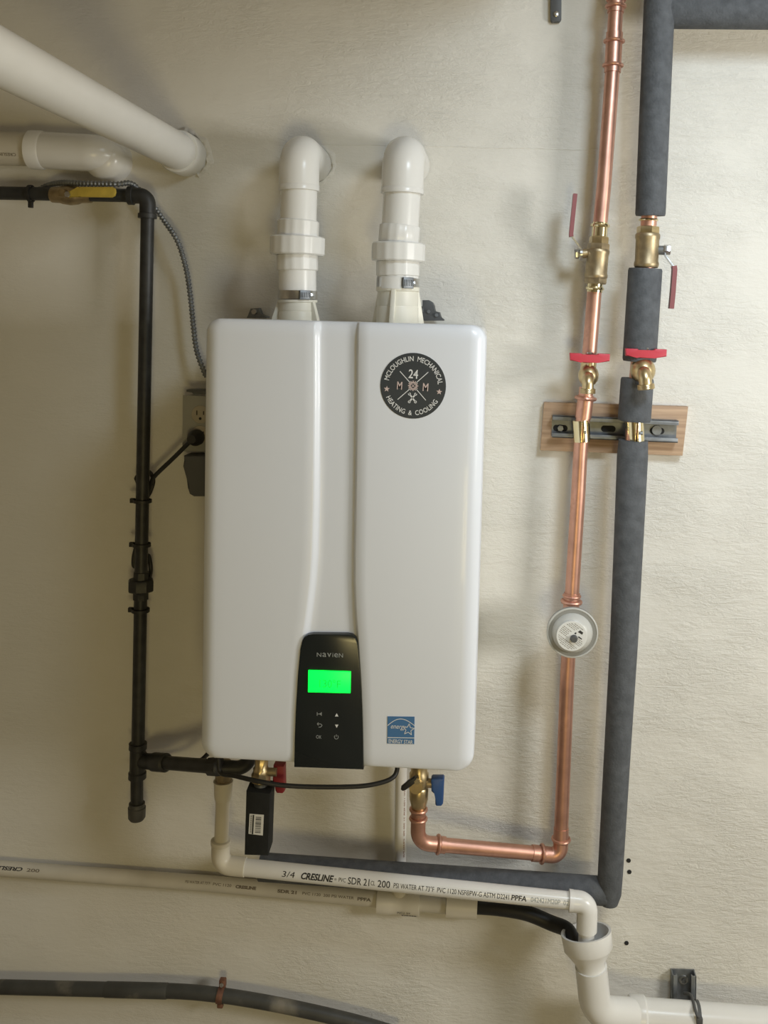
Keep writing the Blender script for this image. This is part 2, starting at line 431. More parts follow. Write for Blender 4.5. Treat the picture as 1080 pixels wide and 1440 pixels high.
# control panel
def hp(px, py, s=HS): return at(px, py, s)
def flat(pxs, s): return [hp(x, y, s) for x, y in pxs]
ol = [(413.5, 1079), (414.5, 1040), (416, 1000), (419, 950), (422.5, 912), (425, 901), (428, 896), (433, 893), (440, 892), (488, 892.5), (495, 894), (500, 898), (503, 905), (506.5, 950), (509, 990), (510.5, 1040), (511, 1082.5)]
CPL = B().prism(flat(ol, HS + .0035), V((0, .018, 0)), .0012).obj('control_panel', PANEL, HT, label='glossy black control panel with lit screen')
PS = HS + .0036
LC = B(); q = flat([(433.5, 943), (493, 945), (492.5, 975), (433, 973.5)], PS + .003)
LC.prism(q, V((0, .004, 0)), .0006); LC.obj('display', LCD, CPL, label='glowing green screen')
def flat_text(b, body, x0, x1, y, h, s, bold=0, shear=0, slope=.035):
    """words on the heater front between pixel columns x0 and x1, base line at y, cap height h pixels"""
    vs, fs, tw, th = text2d(body, bold, shear); o = hp(x0, y, s)
    k = (x1 - x0) * mpp(s) / tw; kz = h * mpp(s) / th
    put(b, vs, fs, lambda x, z: o + V((x * k, 0, z * kz - 0 * x)))
b = B(); flat_text(b, '130\u00b0F', 449, 480, 966.5, 12, PS + .0033); b.obj('display_digits', LCDTXT, CPL)
b = B()
for i, (t, x0, x1) in enumerate((('N', 445.5, 452), ('a', 453.5, 459), ('v', 460, 466), ('i', 467.5, 468.6), ('e', 470, 475.5), ('N', 476.5, 482.5))):
    flat_text(b, t, x0, x1, 923.4 + i * .2, 6 if t != 'i' else 6, PS + .0003)
b.obj('lettering', GREYPRINT, CPL)
def poly_mark(b, pts, s): b.bm.faces.new([b.bm.verts.new(hp(x, y, s)) for x, y in pts])
def line_mark(b, p, q, wd, s):
    d = (V(q) - V(p)).normalized(); n = V((-d.y, d.x)) * wd / 2
    poly_mark(b, [V(p) + n, V(q) + n, V(q) - n, V(p) - n], s)
b = B(); poly_mark(b, [(471, 1007.5), (476, 1007.5), (473.5, 1003)], PS + .0003); b.obj('up_button', WHITE, CPL)
b = B(); poly_mark(b, [(471, 1019), (476, 1019), (473.5, 1023.5)], PS + .0003); b.obj('down_button', WHITE, CPL)
b = B()
for l in (((446, 1001.5), (446, 1006.5)), ((452, 1001.5), (452, 1006.5)), ((446, 1004), (449, 1004))): line_mark(b, *l, .8, PS + .0003)
poly_mark(b, [(448.5, 1004), (451.4, 1002.4), (451.4, 1005.6)], PS + .0003); b.obj('menu_button', GREYPRINT, CPL)
b = B()
for l in (((446, 1018), (451, 1018)), ((451, 1018), (453, 1020)), ((453, 1020), (451, 1022.5)), ((451, 1022.5), (448, 1022.5)), ((446, 1018), (448, 1016)), ((446, 1018), (448, 1020))): line_mark(b, *l, .8, PS + .0003)
b.obj('back_button', GREYPRINT, CPL)
b = B(); flat_text(b, 'OK', 444.5, 452.5, 1038.5, 5, PS + .0003); b.obj('ok_button', GREYPRINT, CPL)
b = B(); c0 = (473, 1036.5)
for k in range(10):
    a = -pi / 2 + .7 + (2 * pi - 1.4) * k / 10; a2 = -pi / 2 + .7 + (2 * pi - 1.4) * (k + 1) / 10
    line_mark(b, (c0[0] + 2.8 * cos(a), c0[1] + 2.8 * sin(a)), (c0[0] + 2.8 * cos(a2), c0[1] + 2.8 * sin(a2)), .7, PS + .0003)
line_mark(b, (473, 1032.8), (473, 1036), .7, PS + .0003); b.obj('power_button', GREYPRINT, CPL)
# round badge
BC = hp(581, 542.5, HS); BR = 46.6 * mpp(HS)
bd = B(); bd.lathe(BC + V((0, .001, 0)), BC - V((0, .0009, 0)), [(0, BR), (.8, BR), (1, BR * .992)], 64)
BADGE = bd.obj('badge_sticker', SLATE, HT, label='round slate grey sticker with white ring of lettering')
def bp_(x, z): return BC + V((x * BR, -.00115, z * BR))
def arc_text(b, body, r, h, a_mid, span, inward=False, bold=.01):
    vs, fs, tw, th = text2d(body, bold); out = []
    def fn(x, z):
        if not inward:
            a = a_mid + span / 2 - span * x / tw; rr = r + h * z / th
        else:
            a = a_mid - span / 2 + span * x / tw; rr = r + h - h * z / th
        return bp_(rr * cos(a), rr * sin(a))
    put(b, vs, fs, fn)
b = B(); t = radians(-3)
arc_text(b, 'MCLOUGHLIN  MECHANICAL', .75, .155, pi / 2 + t, radians(164))
arc_text(b, 'HEATING  &  COOLING', .75, .15, -pi / 2 + t, radians(125), True)
def box_text(b, body, cx, cz, wd, hh, rot=0, bold=.012):
    vs, fs, tw, th = text2d(body, bold)
    put(b, vs, fs, lambda x, z: bp_(*(lambda X, Z: (cx + X * cos(rot) - Z * sin(rot), cz + X * sin(rot) + Z * cos(rot)))((x / tw - .5) * wd, (z / th - .5) * hh)))
box_text(b, '24', 0, .36, .29, .27, t)
def seg_mark(b, p, q, wd):
    d = (V(q) - V(p)).normalized(); n = V((-d.y, d.x)) * wd / 2
    b.bm.faces.new([b.bm.verts.new(bp_(*v)) for v in (V(p) + n, V(p) - n, V(q) - n, V(q) + n)])
for s1, s2 in ((1, 1), (1, -1), (-1, 1), (-1, -1)): seg_mark(b, (.10 * s1, .10 * s2), (.43 * s1 + (.02 if s2 > 0 else -.03), .43 * s2), .022)
for s1 in (1, -1):                                             # two crossed spanners
    d = V((.62 * s1, .78)).normalized(); n = V((-d.y, d.x)); c = V((-.01, -.37))
    seg_mark(b, c - d * .12, c + d * .10, .045)
    for e in (1, -1):
        for k in range(5):
            a = (.5 if e > 0 else 0) + k * (2 * pi - (1.0 if e > 0 else 0)) / 5; a2 = a + (2 * pi - (1.0 if e > 0 else 0)) / 5
            cc = c + d * .15 * e; base = atan2(d.y, d.x)
            seg_mark(b, cc + V((cos(base + a), sin(base + a))) * .035, cc + V((cos(base + a2), sin(base + a2))) * .035, .026)
b.obj('lettering', WHITE, BADGE)
b = B()
box_text(b, 'M', -.41, -.005, .155, .24, t); box_text(b, 'M', .38, -.03, .165, .24, t)
for k in range(12):                                             # gear in the middle
    a, a2 = 2 * pi * k / 12, 2 * pi * (k + 1) / 12
    seg_mark(b, (.10 * cos(a), .10 * sin(a)), (.10 * cos(a2), .10 * sin(a2)), .05)
    if k % 1 == 0: seg_mark(b, (.11 * cos(a), .11 * sin(a)), (.155 * cos(a), .155 * sin(a)), .036)
seg_mark(b, (-.06, -.06), (.06, .06), .02); seg_mark(b, (-.06, .06), (.06, -.06), .02)
def star(b, cx, cz, r, mk):
    b.bm.faces.new([b.bm.verts.new(mk(cx + rr * cos(a), cz + rr * sin(a))) for k in range(10) for a, rr in ((pi / 2 + k * pi / 5 + t, r if k % 2 == 0 else r * .42),)])
star(b, -.80, -.12, .095, bp_); star(b, .80, -.16, .095, bp_)
b.obj('emblem', PINK, BADGE)
# blue efficiency sticker
ES = HS + .0004
b = B(); b.prism(flat([(545, 1007.5), (583, 1008), (582.5, 1046.5), (544.5, 1045.5)], ES + .0004), V((0, .001, 0)))
STK = b.obj('blue_sticker', SKYBLUE, HT, label='small square blue label with white arc and star')
b = B(); s_ = ES + .0007
A0 = [(545 + 38 * k / 14, 1020.5 - 9.5 * sin(pi * (k / 14) ** .95)) for k in range(15)]
for p, q in zip(A0, A0[1:]): line_mark(b, p, q, .9, s_)
line_mark(b, (545, 1037.2), (583, 1037.8), 1.0, s_)
flat_text(b, 'energy', 549.5, 572, 1026.5, 7, s_, 0, .35)
flat_text(b, 'ENERGY STAR', 546.5, 581.5, 1044.6, 5.6, s_, .008)
sp = [(574.5 + (8.5 if k % 2 == 0 else 3.6) * cos(-pi / 2 + k * pi / 5 + .12), 1026 + (8.5 if k % 2 == 0 else 3.6) * sin(-pi / 2 + k * pi / 5 + .12)) for k in range(10)]
for p, q in zip(sp, sp[1:] + sp[:1]): line_mark(b, p, q, .9, s_)
b.obj('lettering', WHITE, STK)

# vent collars on top of the heater
VS = .13
def axis_pt(ax, y):
    for (x0, y0), (x1, y1) in zip(ax, ax[1:]):
        if y <= y1 or (x1, y1) == ax[-1]: return at(lerp(x0, x1, (y - y0) / (y1 - y0)), y, VS)
AXL = [(421, 190), (420.5, 290), (418, 350), (418.5, 452)]
AXR = [(568.5, 190), (565, 290), (560, 350), (559, 452)]
def pr(w_): return w_ / 2 * mpp(VS)
def collar(ax, y0, y1, wt, gussets):
    a, c = axis_pt(ax, y1), axis_pt(ax, y0); c2 = V((a.x, a.y, HZ1 - .004)); a = c2
    o = B().lathe(a, c, [(0, pr(wt + 3)), (.45, pr(wt + 2)), (.5, pr(wt)), (.52, pr(wt + 1)), (.88, pr(wt)), (.9, pr(wt + 4)), (1, pr(wt + 4))], 40).obj('vent_collar', CREAM, HT)
    for g in gussets:
        d = V((cos(g), sin(g), 0)); n = V((-d.y, d.x, 0)) * .004
        r_ = pr(wt) - .002; H = (c - a).length * .93
        poly = [a + d * r_ - n, a + d * (r_ + .017) - n, a + d * (r_ + .005) - n + V((0, 0, H)), a + d * r_ - n + V((0, 0, H))]
        B().prism(poly, n * 2, .0006).obj('gusset', CREAM, HT)
collar(AXL, 422, 449, 52, (pi + .25, -.45, .9, 2.2))
collar(AXR, 404, 451, 57, (-pi / 2 - .12, .5, pi - .4))
def small_bracket(name, pts, s, th, m):
    return B().prism([at(x, y, s) for x, y in pts], V((0, th, 0)), .001).obj(name, m, HT)
small_bracket('hanger_lug', [(347, 446), (350, 442), (352, 434), (364, 433), (366, 442), (376, 445), (376, 447), (347, 447)], .03, .02, GALV)
c = at(358, 438.5, .031); B().nut(c, c - V((0, .006, 0)), .0055).obj('hanger_screw', STEEL, HT)
HB = small_bracket('hanger_bracket', [(594, 450), (594, 422), (603, 422), (608, 425), (610.5, 430), (611, 438), (618, 439), (619, 446), (624, 449), (624, 451), (594, 451)], .05, .03, GREYPL)
c = at(590, 437, .05); d = V((1, 0, 0)); B().nut(c - d * .006, c + d * .008, .009, 8).obj('hanger_nut', GREYPL, HT)
for px, py in ((603, 438), (614, 443)):
    c = at(px, py, .05); B().cyl(c, c - V((0, .004, 0)), .0032, 12).obj('hanger_screw', GALV, HT)

# ------------------------------------------------------------------ vent pipes
def ribbed(b, a, c, r, n=16, amp=.04):
    L = c - a; t, nn, bb = frames([a, c])[0]; rings = []
    for f, k in ((0, .95), (.07, 1), (.93, 1), (1, .95)):
        ring = []
        for i in range(n * 4):
            ang = 2 * pi * i / (n * 4); q = r * k * (1 + (amp if i % 4 == 0 else 0))
            ring.append(a + L * f + q * (nn * cos(ang) + bb * sin(ang)))
        rings.append(ring)
    return b.loft(rings)
def vent(label, ax, Y, W, hose):
    T = thing('vent_pipe', label, 'vent pipe', axis_pt(ax, Y['clamp1'] + 6), 'plastic vent pipes on top of the heater')
    P = lambda y: axis_pt(ax, y)
    top = P(Y['axis']); wall = V((top.x, .03, top.z)); up = (P(200) - P(240)).normalized()
    re = pr(W['elbow'])
    pts = fillet([P(Y['sock']), top, V((top.x, -.005, top.z))], .040, 14)
    B().tube(pts, [re] * len(pts), 40).obj('elbow', PVC, T)
    B().lathe(P(Y['sock'] + 1), P(Y['sock'] - 7), [(0, re * .96), (.05, re * 1.02), (.9, re * 1.02), (1, re)], 40).obj('socket_rim', PVC, T)
    B().cyl(P(Y['nip'] + 2), P(Y['sock'] - 2), pr(W['pipe']), 36).obj('pipe', PVC, T)
    b = B(); ribbed(b, P(Y['nut0'] + 1), P(Y['nip']), pr(W['nip']), 14, .03); b.obj('union_collar', PVC, T)
    b = B(); ribbed(b, P(Y['nut1']), P(Y['nut0']), pr(W['nut']), 16, .025); b.obj('union_nut', PVC, T)
    b = B(); ribbed(b, P(Y['low']), P(Y['nut1'] - 1), pr(W['low']), 14, .025); b.obj('union_tailpiece', PVC, T)
    B().cyl(P(Y['clamp1'] - 1), P(Y['low'] - 1), pr(W['tail']), 36).obj('pipe', PVC, T)
    c = P((Y['clamp0'] + Y['clamp1']) / 2); h = (P(Y['clamp0']) - P(Y['clamp1'])).length; r = pr(W['tail'] + 2.4)
    if not hose['cover']:
        CL = B().band(c, up, r - .002, r, h * .86, 40).obj('hose_clamp', STEEL, T)
    else:                                                       # the strap shows only either side of the white gusset
        CL = B().band(c, up, r - .002, r, h * .86, 40).obj('hose_clamp', STEEL, T)
        B().band(c, up, r - .001, r + .0012, h * .98, 20, -.62, .35, V((-.1, -1, 0))).obj('clamp_cover', PVC, T)
    b = B(); d = V((sin(.55), -cos(.55), 0)); sd = V((cos(.55), sin(.55), 0))
    b.box(c + d * (r + .002), (.020, .008, h * .9), .001, Matrix((sd, d, V((0, 0, 1)))).transposed()); b.obj('clamp_housing', GALV, CL)
    e = c + d * (r + .002) + sd * .010
    B().nut(e, e + sd * .007, .0042).obj('clamp_screw', STEEL, CL)
    for k in range(6):
        q = c + d * (r + .0062) + sd * (-.008 + k * .0032)
        B().box(q, (.0009, .0008, h * .5), 0, Matrix((sd, d, V((0, 0, 1)))).transposed()).obj('worm_slot', SLOT, CL)
    return T
vent('left white vent pipe with ribbed union rising from heater and turning into wall', AXL,
     dict(sock=268, axis=215, nip=310, nut0=333, nut1=359, low=381, clamp0=408, clamp1=422),
     dict(elbow=56, pipe=51, nip=57, nut=76, low=57, tail=53), dict(cover=False))
vent('right white vent pipe with ribbed union standing beside dark bracket on heater', AXR,
     dict(sock=272, axis=217, nip=317, nut0=342, nut1=368, low=389, clamp0=390, clamp1=407),
     dict(elbow=59, pipe=52, nip=56, nut=74, low=60, tail=58), dict(cover=True))
for ax, y, sd in ((AXL, 215, 3),):
    q = axis_pt(ax, y); patch(V((q.x, 0, q.z)), pr(60), .004, .006, seed=sd)

# ------------------------------------------------------------------ large drain pipe coming out of the wall
W0 = at(262, 219, 0)
T = thing('drain_pipe', 'thick white waste pipe running from the wall toward upper left', 'pipe', W0)
B().cyl(W0 + V((0, .02, 0)), W0 - V((0, 1.0, 0)), .0345, 40).obj('pipe', PVC, T)
B().lathe(W0 + V((0, .02, 0)), W0 - V((0, .052, 0)), [(0, .0405), (.96, .0405), (1, .039)], 40).obj('coupling', PVC, T)
patch(W0, .045, .006, .007, -1.0, 2.2, seed=11)
# second white pipe, elbow turned into the wall
s = .052
T = thing('waste_pipe', 'white waste pipe along the wall at left under the thick one', 'pipe', at(60, 212, s))
pp = B().cyl(at(-60, 207, s), at(48, 210, s), .0315, 36).obj('pipe', PVCPAINT, T)
pts = fillet([at(46, 210.5, s), at(146, 216, s), V((at(146, 216, s).x, .012, at(146, 216, s).z))], .043, 12)
B().tube(pts, .0345, 36).obj('elbow', PVC, T)
q = at(143, 222, s)
B().lathe(V((q.x, .01, q.z)), V((q.x, -.066, q.z)), [(0, .040), (.62, .040), (.8, .037), (.93, .028), (1, .015)], 36).obj('elbow_socket', PVC, T)
a, c = at(43, 210.5, s), at(63, 211.5, s)
B().lathe(a, c, [(0, .034), (.05, .0365), (.85, .0365), (1, .0348)], 36).obj('coupling_rim', PVC, T)
b = B(); t2 = text2d('CRESLINE PVC', .01)
def on_pipe(b, a, c, r, body, f0, f1, h, ang, bold=0., shear=0., flip=False, seed=None):
    """words printed along the pipe a->c, centred at angle ang up from the side that faces the room"""
    L = c - a; t = L.normalized(); n = V((0, -1, 0)); n = (n - n.dot(t) * t).normalized(); u = n.cross(t)
    if u.dot(V((0, 0, 1))) < 0 and abs(t.z) < .9: u = -u
    vs, fs, tw, th = sliced(body, bold, shear)
    def fn(x, z):
        if flip: x = tw - x; z = th - z
        q = a + L * lerp(f0, f1, x / tw); th_ = ang + (z / th - .5) * h / r
        return q + (r + .0003) * (n * cos(th_) + u * sin(th_))
    put(b, vs, fs, fn)
on_pipe(b, at(-60, 207, s), at(48, 210, s), .0315, 'CRESLINE', .60, .86, .006, -.50, .01, 0, True)
b.obj('lettering', FADED, pp)

# ------------------------------------------------------------------ gas pipe
s = .06; rg = 9.6 * mpp(s)
T = thing('gas_pipe', 'black iron gas pipe down the wall left of the heater', 'gas pipe', at(193, 1140, s))
hA, hB = at(-80, 270, s), at(186, 275, s)
vT, vB = at(207.5, 300, s), at(194, 1052, s)
cor = at(207.8, 275.5, s)
B().cyl(hA, hB, rg * 1.0, 28).obj('horizontal_pipe', IRON, T)
pts = fillet([at(183, 275, s), cor, at(207.3, 306, s)], .02, 10)
EL = B().tube(pts, rg * 1.18, 28).obj('elbow', IRON, T)
B().lathe(at(181, 275, s), at(188.5, 275.2, s), [(0, rg * 1.38), (.9, rg * 1.38), (1, rg * 1.2)], 28).obj('elbow_rim', IRON, EL)
B().lathe(at(207.2, 307, s), at(207.4, 300, s), [(0, rg * 1.38), (.9, rg * 1.38), (1, rg * 1.2)], 28).obj('elbow_rim', IRON, EL)
B().cyl(vT, vB, rg * 0.98, 28).obj('vertical_pipe', IRON, T)
# valve on the horizontal run
va, vb_ = at(72, 274, s), at(128, 275, s)
GV = B().lathe(va, vb_, [(0, rg * 1.0), (.03, rg * 1.15), (.22, rg * 1.2), (.3, rg * 1.35), (.5, rg * 1.5), (.68, rg * 1.35), (.75, rg * 1.15), (1, rg * 1.1)], 24).obj('gas_valve', OLDBRASS, T)
a = at(96, 274, s); B().nut(a, a - V((0, .03, 0)), .009).obj('valve_stem', OLDBRASS, GV)
b = B(); q = [at(x, y, .098) for x, y in ((110, 264), (112, 262.5), (158, 262.5), (161.5, 265), (162.5, 270), (161, 275), (157, 277.5), (113, 277), (110, 275), (97, 278), (91, 274), (95, 269))]
b.prism(q, V((0, .007, 0)), .002); b.obj('valve_handle', YELLOW, GV)
a = at(96, 273.5, .098); B().nut(a, a - V((0, .006, 0)), .0055).obj('handle_nut', STEEL, GV)
# union
uy = lambda y: lerp(vT, vB, (y - 300) / 752)
U_ = B().lathe(uy(838), uy(798), [(0, rg * 1.0), (.02, rg * 1.2), (.24, rg * 1.2), (.26, rg * 1.25), (.3, rg * 1.8), (.34, rg * 1.95), (.66, rg * 1.95), (.72, rg * 1.8), (.74, rg * 1.2), (.98, rg * 1.15), (1, rg)], 8).obj('union', IRON, T, sharp=30)
# tee, drip leg, cap
tee = at(193.5, 1069, s)
B().lathe(at(193, 1094, s), at(194, 1045, s), [(0, rg * 1.35), (.16, rg * 1.35), (.19, rg * 1.18), (.81, rg * 1.18), (.84, rg * 1.35), (1, rg * 1.35)], 28).obj('tee', IRON, T)
B().cyl(at(192.5, 1094, s), at(192.6, 1135, s), rg * .95, 24).obj('drip_leg', IRON, T)
B().lathe(at(192.3, 1154, s), at(192.5, 1129, s), [(0, rg * .7), (.06, rg * 1.05), (.2, rg * 1.3), (.75, rg * 1.35), (.78, rg * 1.22), (1, rg * 1.2)], 24).obj('pipe_cap', mat('grey_iron', (.09, .09, .085), .5, metal=.2, var=.2, vscale=40), T)
tb, te = at(200, 1070, s), at(300, 1078, .162)
d = (te - tb)
B().lathe(tb, tb + d * .36, [(0, rg * 1.15), (.45, rg * 1.2), (.5, rg * 1.38), (.95, rg * 1.38), (1, rg * 1.1)], 28).obj('tee_branch', IRON, T)
B().cyl(tb + d * .25, te, rg * 1.0, 28).obj('branch_pipe', IRON, T)
e2 = at(350, 1081, .152)
B().lathe(te - d * .04, te + d * .10, [(0, rg * 1.3), (.9, rg * 1.3), (1, rg * 1.0)], 8).obj('branch_union', IRON, T)
pts = fillet([te, e2, e2 + V((.004, 0, .05))], .028, 8)
B().tube(pts, rg * 1.02, 26).obj('inlet_elbow', IRON, T)

# cable ties on the gas pipe
def tie(label, c, axis, r, stub, sdir):
    o = B().band(c, axis, r, r + .0018, .0060, 28)
    o.box(c + sdir * (r + stub / 2), (stub if abs(sdir.x) > .5 else .008, .008, .009 if abs(sdir.x) > .5 else stub), .001)
    return tag(o.obj('cable_tie', RUBBER), label, 'cable tie', 'black ties round the pipes')
for y, lab in ((698, 'black cable tie on gas pipe beside the cord loop, highest on upright'), (760, 'black cable tie on gas pipe just above the union nut'), (853, 'black cable tie on gas pipe just below the union nut')):
    q = uy(y); tie(lab, q, (vT - vB), rg + .0030, .008, V((-1, 0, 0)))
tie('black cable tie on horizontal gas pipe left of the yellow handle', lerp(hA, hB, 124 / 266), hB - hA, rg + .002, .012, V((0, 0, -1)))

# armoured cable
P3 = [at(45, 275, .028), at(62, 263, .036), at(86, 257, .060), at(115, 258, .079), at(145, 258.5, .081), at(166, 259, .077), at(182, 257.5, .058), at(195, 266, .037), at(213, 286, .033), at(232, 312, .036), at(250, 340, .045), at(262, 380, .04), at(268, 420, .04), at(272, 460, .04), at(277, 495, .04), at(290, 530, .045)]
sp_ = spline(P3, 40); L_ = [0]
for a, c in zip(sp_, sp_[1:]): L_.append(L_[-1] + (c - a).length)
tot = L_[-1]; N_ = 92 * 6; pts = []; rr = []; j = 0
for i in range(N_ + 1):
    d = tot * i / N_
    while j < len(L_) - 2 and L_[j + 1] < d: j += 1
    pts.append(lerp(sp_[j], sp_[j + 1], (d - L_[j]) / max(1e-9, L_[j + 1] - L_[j])))
    rr.append(.0046 + .0011 * sin(2 * pi * i / 6))
tag(B().tube(pts, rr, 12).obj('armoured_cable', GALV, sharp=75), 'ribbed metal armoured cable looping over gas pipe behind the heater', 'cable')

# ------------------------------------------------------------------ outlet
T = thing('electrical_outlet', 'wall outlet box half hidden behind the left side of heater', 'outlet', at(283, 596, 0))
s = .048; oc = at(284, 596, s)
wB, hB_ = .072, 79 * mpp(s)
b = B(); b.box(V((oc.x, -.024, oc.z)), (wB, .046, hB_), .003); b.obj('outlet_box', mat('box_grey', (.42, .41, .37), .5), T)
CV = B().box(V((oc.x, -.0485, oc.z)), (wB + .003, .003, hB_ + .003), .001).obj('cover_plate', mat('cover_metal', (.33, .33, .30), .45), T)
for dz in (.0195, -.0195):
    c = V((oc.x - .002, -.050, oc.z + dz - .001))
    RC = B().lathe(c, c - V((0, .003, 0)), [(0, .017), (.8, .017), (1, .016)], 28).obj('receptacle', mat('almond_plastic', (.40, .36, .28), .5), T)
    for dx, hh in ((-.0065, .009), (.0065, .007)):
        B().box(c + V((dx, -.0031, .003)), (.0018, .0012, hh)).obj('slot', SLOT, RC)
    B().ball(c + V((0, -.003, -.008)), .0028, (1, .3, 1), 12, 8).obj('ground_hole', SLOT, RC)
q = [at(x, y, .052) for x, y in ((262, 548), (300, 548), (300, 554.5), (272, 554.5), (270, 551.5), (262, 551))]
B().prism(q, V((0, .03, 0)), .0008).obj('hinge_bar', GREYPL, T)
q = [at(x, y, .075) for x, y in ((258, 641), (310, 641), (309, 650), (305, 685), (302, 694), (296, 698.5), (272, 698.5), (266, 695), (263.5, 687), (260.5, 655), (258, 647))]
B().prism(q, V((0, .05, 0)), .004).obj('flip_cover', GREYPL, T, label='dark grey tapered cover hanging down')

# power cord with its plug
T = thing('power_cord', 'black power cord from the outlet down gas pipe to heater underside', 'cord', at(275, 613, .06))
pc = at(277, 615, .0538)
b = B(); b.lathe(pc, pc - V((0, .034, 0)), [(0, .0155), (.35, .0155), (.8, .011), (1, .008)], 20); b.obj('plug', RUBBER, T)
g_ = lambda dx, y, ds: uy(y) + V((dx * mpp(.06), -ds, 0))
cp = [pc - V((0, .030, 0)), at(270, 618, .072), at(245, 643, .062), at(218, 669, .055), at(213, 678, .05), at(208, 692, .04), at(199, 690, .032), at(193, 676, .035), at(192, 672, .04), at(199, 664, .034), at(210, 664, .036), at(215.5, 676, .044),
      at(210, 694, .044), at(199, 712, .036), at(195, 745, .036), at(193, 762, .038), at(188, 785, .044), at(190, 797, .042), at(203, 785, .034), at(209, 782, .04), at(212, 800, .044), at(210, 812, .032), at(203, 830, .028), at(200, 850, .034), at(198, 920, .036), at(196, 1020, .036), at(208, 1066, .030),
      at(250, 1073, .055), at(280, 1070, .10), at(298, 1055, .145), at(306, 1062, .192), at(310, 1086, .198), at(330, 1091, .216), at(360, 1098, .226), at(395, 1104, .222), at(440, 1106.5, .21), at(500, 1106, .20), at(530, 1102, .19), at(550, 1095, .18), at(558, 1084, .17), at(559, 1062, .17)]
B().tube(spline(cp, 8), .0042, 10).obj('cord', RUBBER, T)

# ------------------------------------------------------------------ condensate pipe
def sx(px): return .125
T = thing('condensate_pipe', 'white plastic condensate pipe sloping under the heater to the drain cup', 'pipe', at(313, 1100, sx(313)))
s = sx(313)
cA, cT = at(318, 1216, s), at(316, 1080, s)
r1 = 10.3 * mpp(s)
B().lathe(at(313.5, 1124, s), at(314, 1098, s), [(0, r1 * 1.15), (.2, r1 * 1.25), (.92, r1 * 1.3), (.93, r1 * 1.38), (1, r1 * 1.38)], 28).obj('adapter', PVCOLD, T)
B().nut(at(314, 1099, s), at(314.5, 1070, s), r1 * 1.15, 8).obj('drain_nipple', OLDBRASS, T)
B().cyl(at(311, 1186, s), at(313.5, 1120, s), r1, 26).obj('riser', PVCOLD, T)
e0, e1, e2 = at(310.5, 1182, s), at(310, 1216, s), at(345, 1219.5, sx(345))
pts = fillet([e0, e1, e2], .020, 10)
B().tube(pts, r1 * 1.32, 28).obj('elbow', PVCOLD, T)
B().lathe(at(310.4, 1188, s), at(310.6, 1180.5, s), [(0, r1 * 1.3), (.2, r1 * 1.42), (.9, r1 * 1.42), (1, r1 * 1.3)], 28).obj('elbow_rim', PVCOLD, T)
pa, pb = at(338, 1219, sx(338)), at(806, 1267, sx(806))
rL = 12.2 * mpp(.125)
LP = B().cyl(pa, pb, rL, 32).obj('long_pipe', PVC, T)
b = B()
ff = lambda px: (px - 338) / (806 - 338)
for body, x0, x1, h, bold, sh in (('3/4', 400, 418, 8, 0, .1), ('CRESLINE', 427, 473, 9.5, .035, .25), ('\u00ae', 474, 477, 3, 0, 0), ('PVC', 480, 490, 5.5, 0, 0), ('SDR 21', 493, 523, 9.5, .008, 0), ('CL', 525, 531, 6, 0, 0), ('200', 534.5, 552, 9.5, .008, 0),
        ('PSI WATER AT 73\u00b0F  PVC 1120 NSF\u00aePW-G ASTM D2241', 557, 717, 7, 0, 0), ('PPFA', 720, 741, 7, .02, .1)):
    on_pipe(b, pa, pb, rL, body, ff(x0), ff(x1), h * mpp(.125), .26, bold, sh)
b.obj('lettering', INK, LP)
b = B(); on_pipe(b, pa, pb, rL, '042421M20P  02', ff(747), ff(799), 6.5 * mpp(.125), .26); b.obj('lettering', GREYPRINT, LP)
s = sx(822)
pts = fillet([at(801, 1266.5, s), at(826, 1269, s), at(825, 1308, s)], .021, 10)
B().tube(pts, rL * 1.22, 28).obj('elbow', PVC, T)
a, c = at(799.5, 1266.3, s), at(806, 1267, s); B().lathe(a, c, [(0, rL * 1.1), (.1, rL * 1.27), (1, rL * 1.24)], 28).obj('elbow_rim', PVC, T)
B().cyl(at(825, 1300, s), at(824, 1335, s), rL * .95, 26).obj('drop_pipe', PVC, T)

# ------------------------------------------------------------------ drain cup and pipe
s = .115
T = thing('drain_line', 'white drain with open cup mouth and elbow, lower right', 'drain pipe', at(830, 1400, s))
ctr, low = at(824, 1310, .108), at(832, 1368, .122)
ctr = V((ctr.x, ctr.y, ctr.z)); L = low - ctr
rc = 36.5 * mpp(s)
B().lathe(ctr, low, [(0, rc * .90), (0, rc), (.06, rc), (.40, rc * .97), (.46, rc * .9), (.72, rc * .62), (.9, rc * .56), (1, rc * .56), (1, rc * .5), (.9, rc * .5), (.7, rc * .52), (.44, rc * .80), (.3, rc * .88), (0, rc * .90)], 44, cap=False).obj('cup', PVC, T)
s2 = .075
pts = fillet([at(831, 1358, .120), at(838, 1424, .115), at(900, 1428, s2)], .055, 14)
B().tube(pts, rc * .63, 36).obj('elbow', PVC, T)
B().lathe(at(885, 1427.5, s2), at(908, 1429, s2), [(0, rc * .72), (.1, rc * .76), (.9, rc * .76), (1, rc * .70)], 36).obj('coupling', PVC, T)
B().cyl(at(900, 1428, s2), at(1140, 1446, s2), rc * .66, 36).obj('pipe', PVC, T)
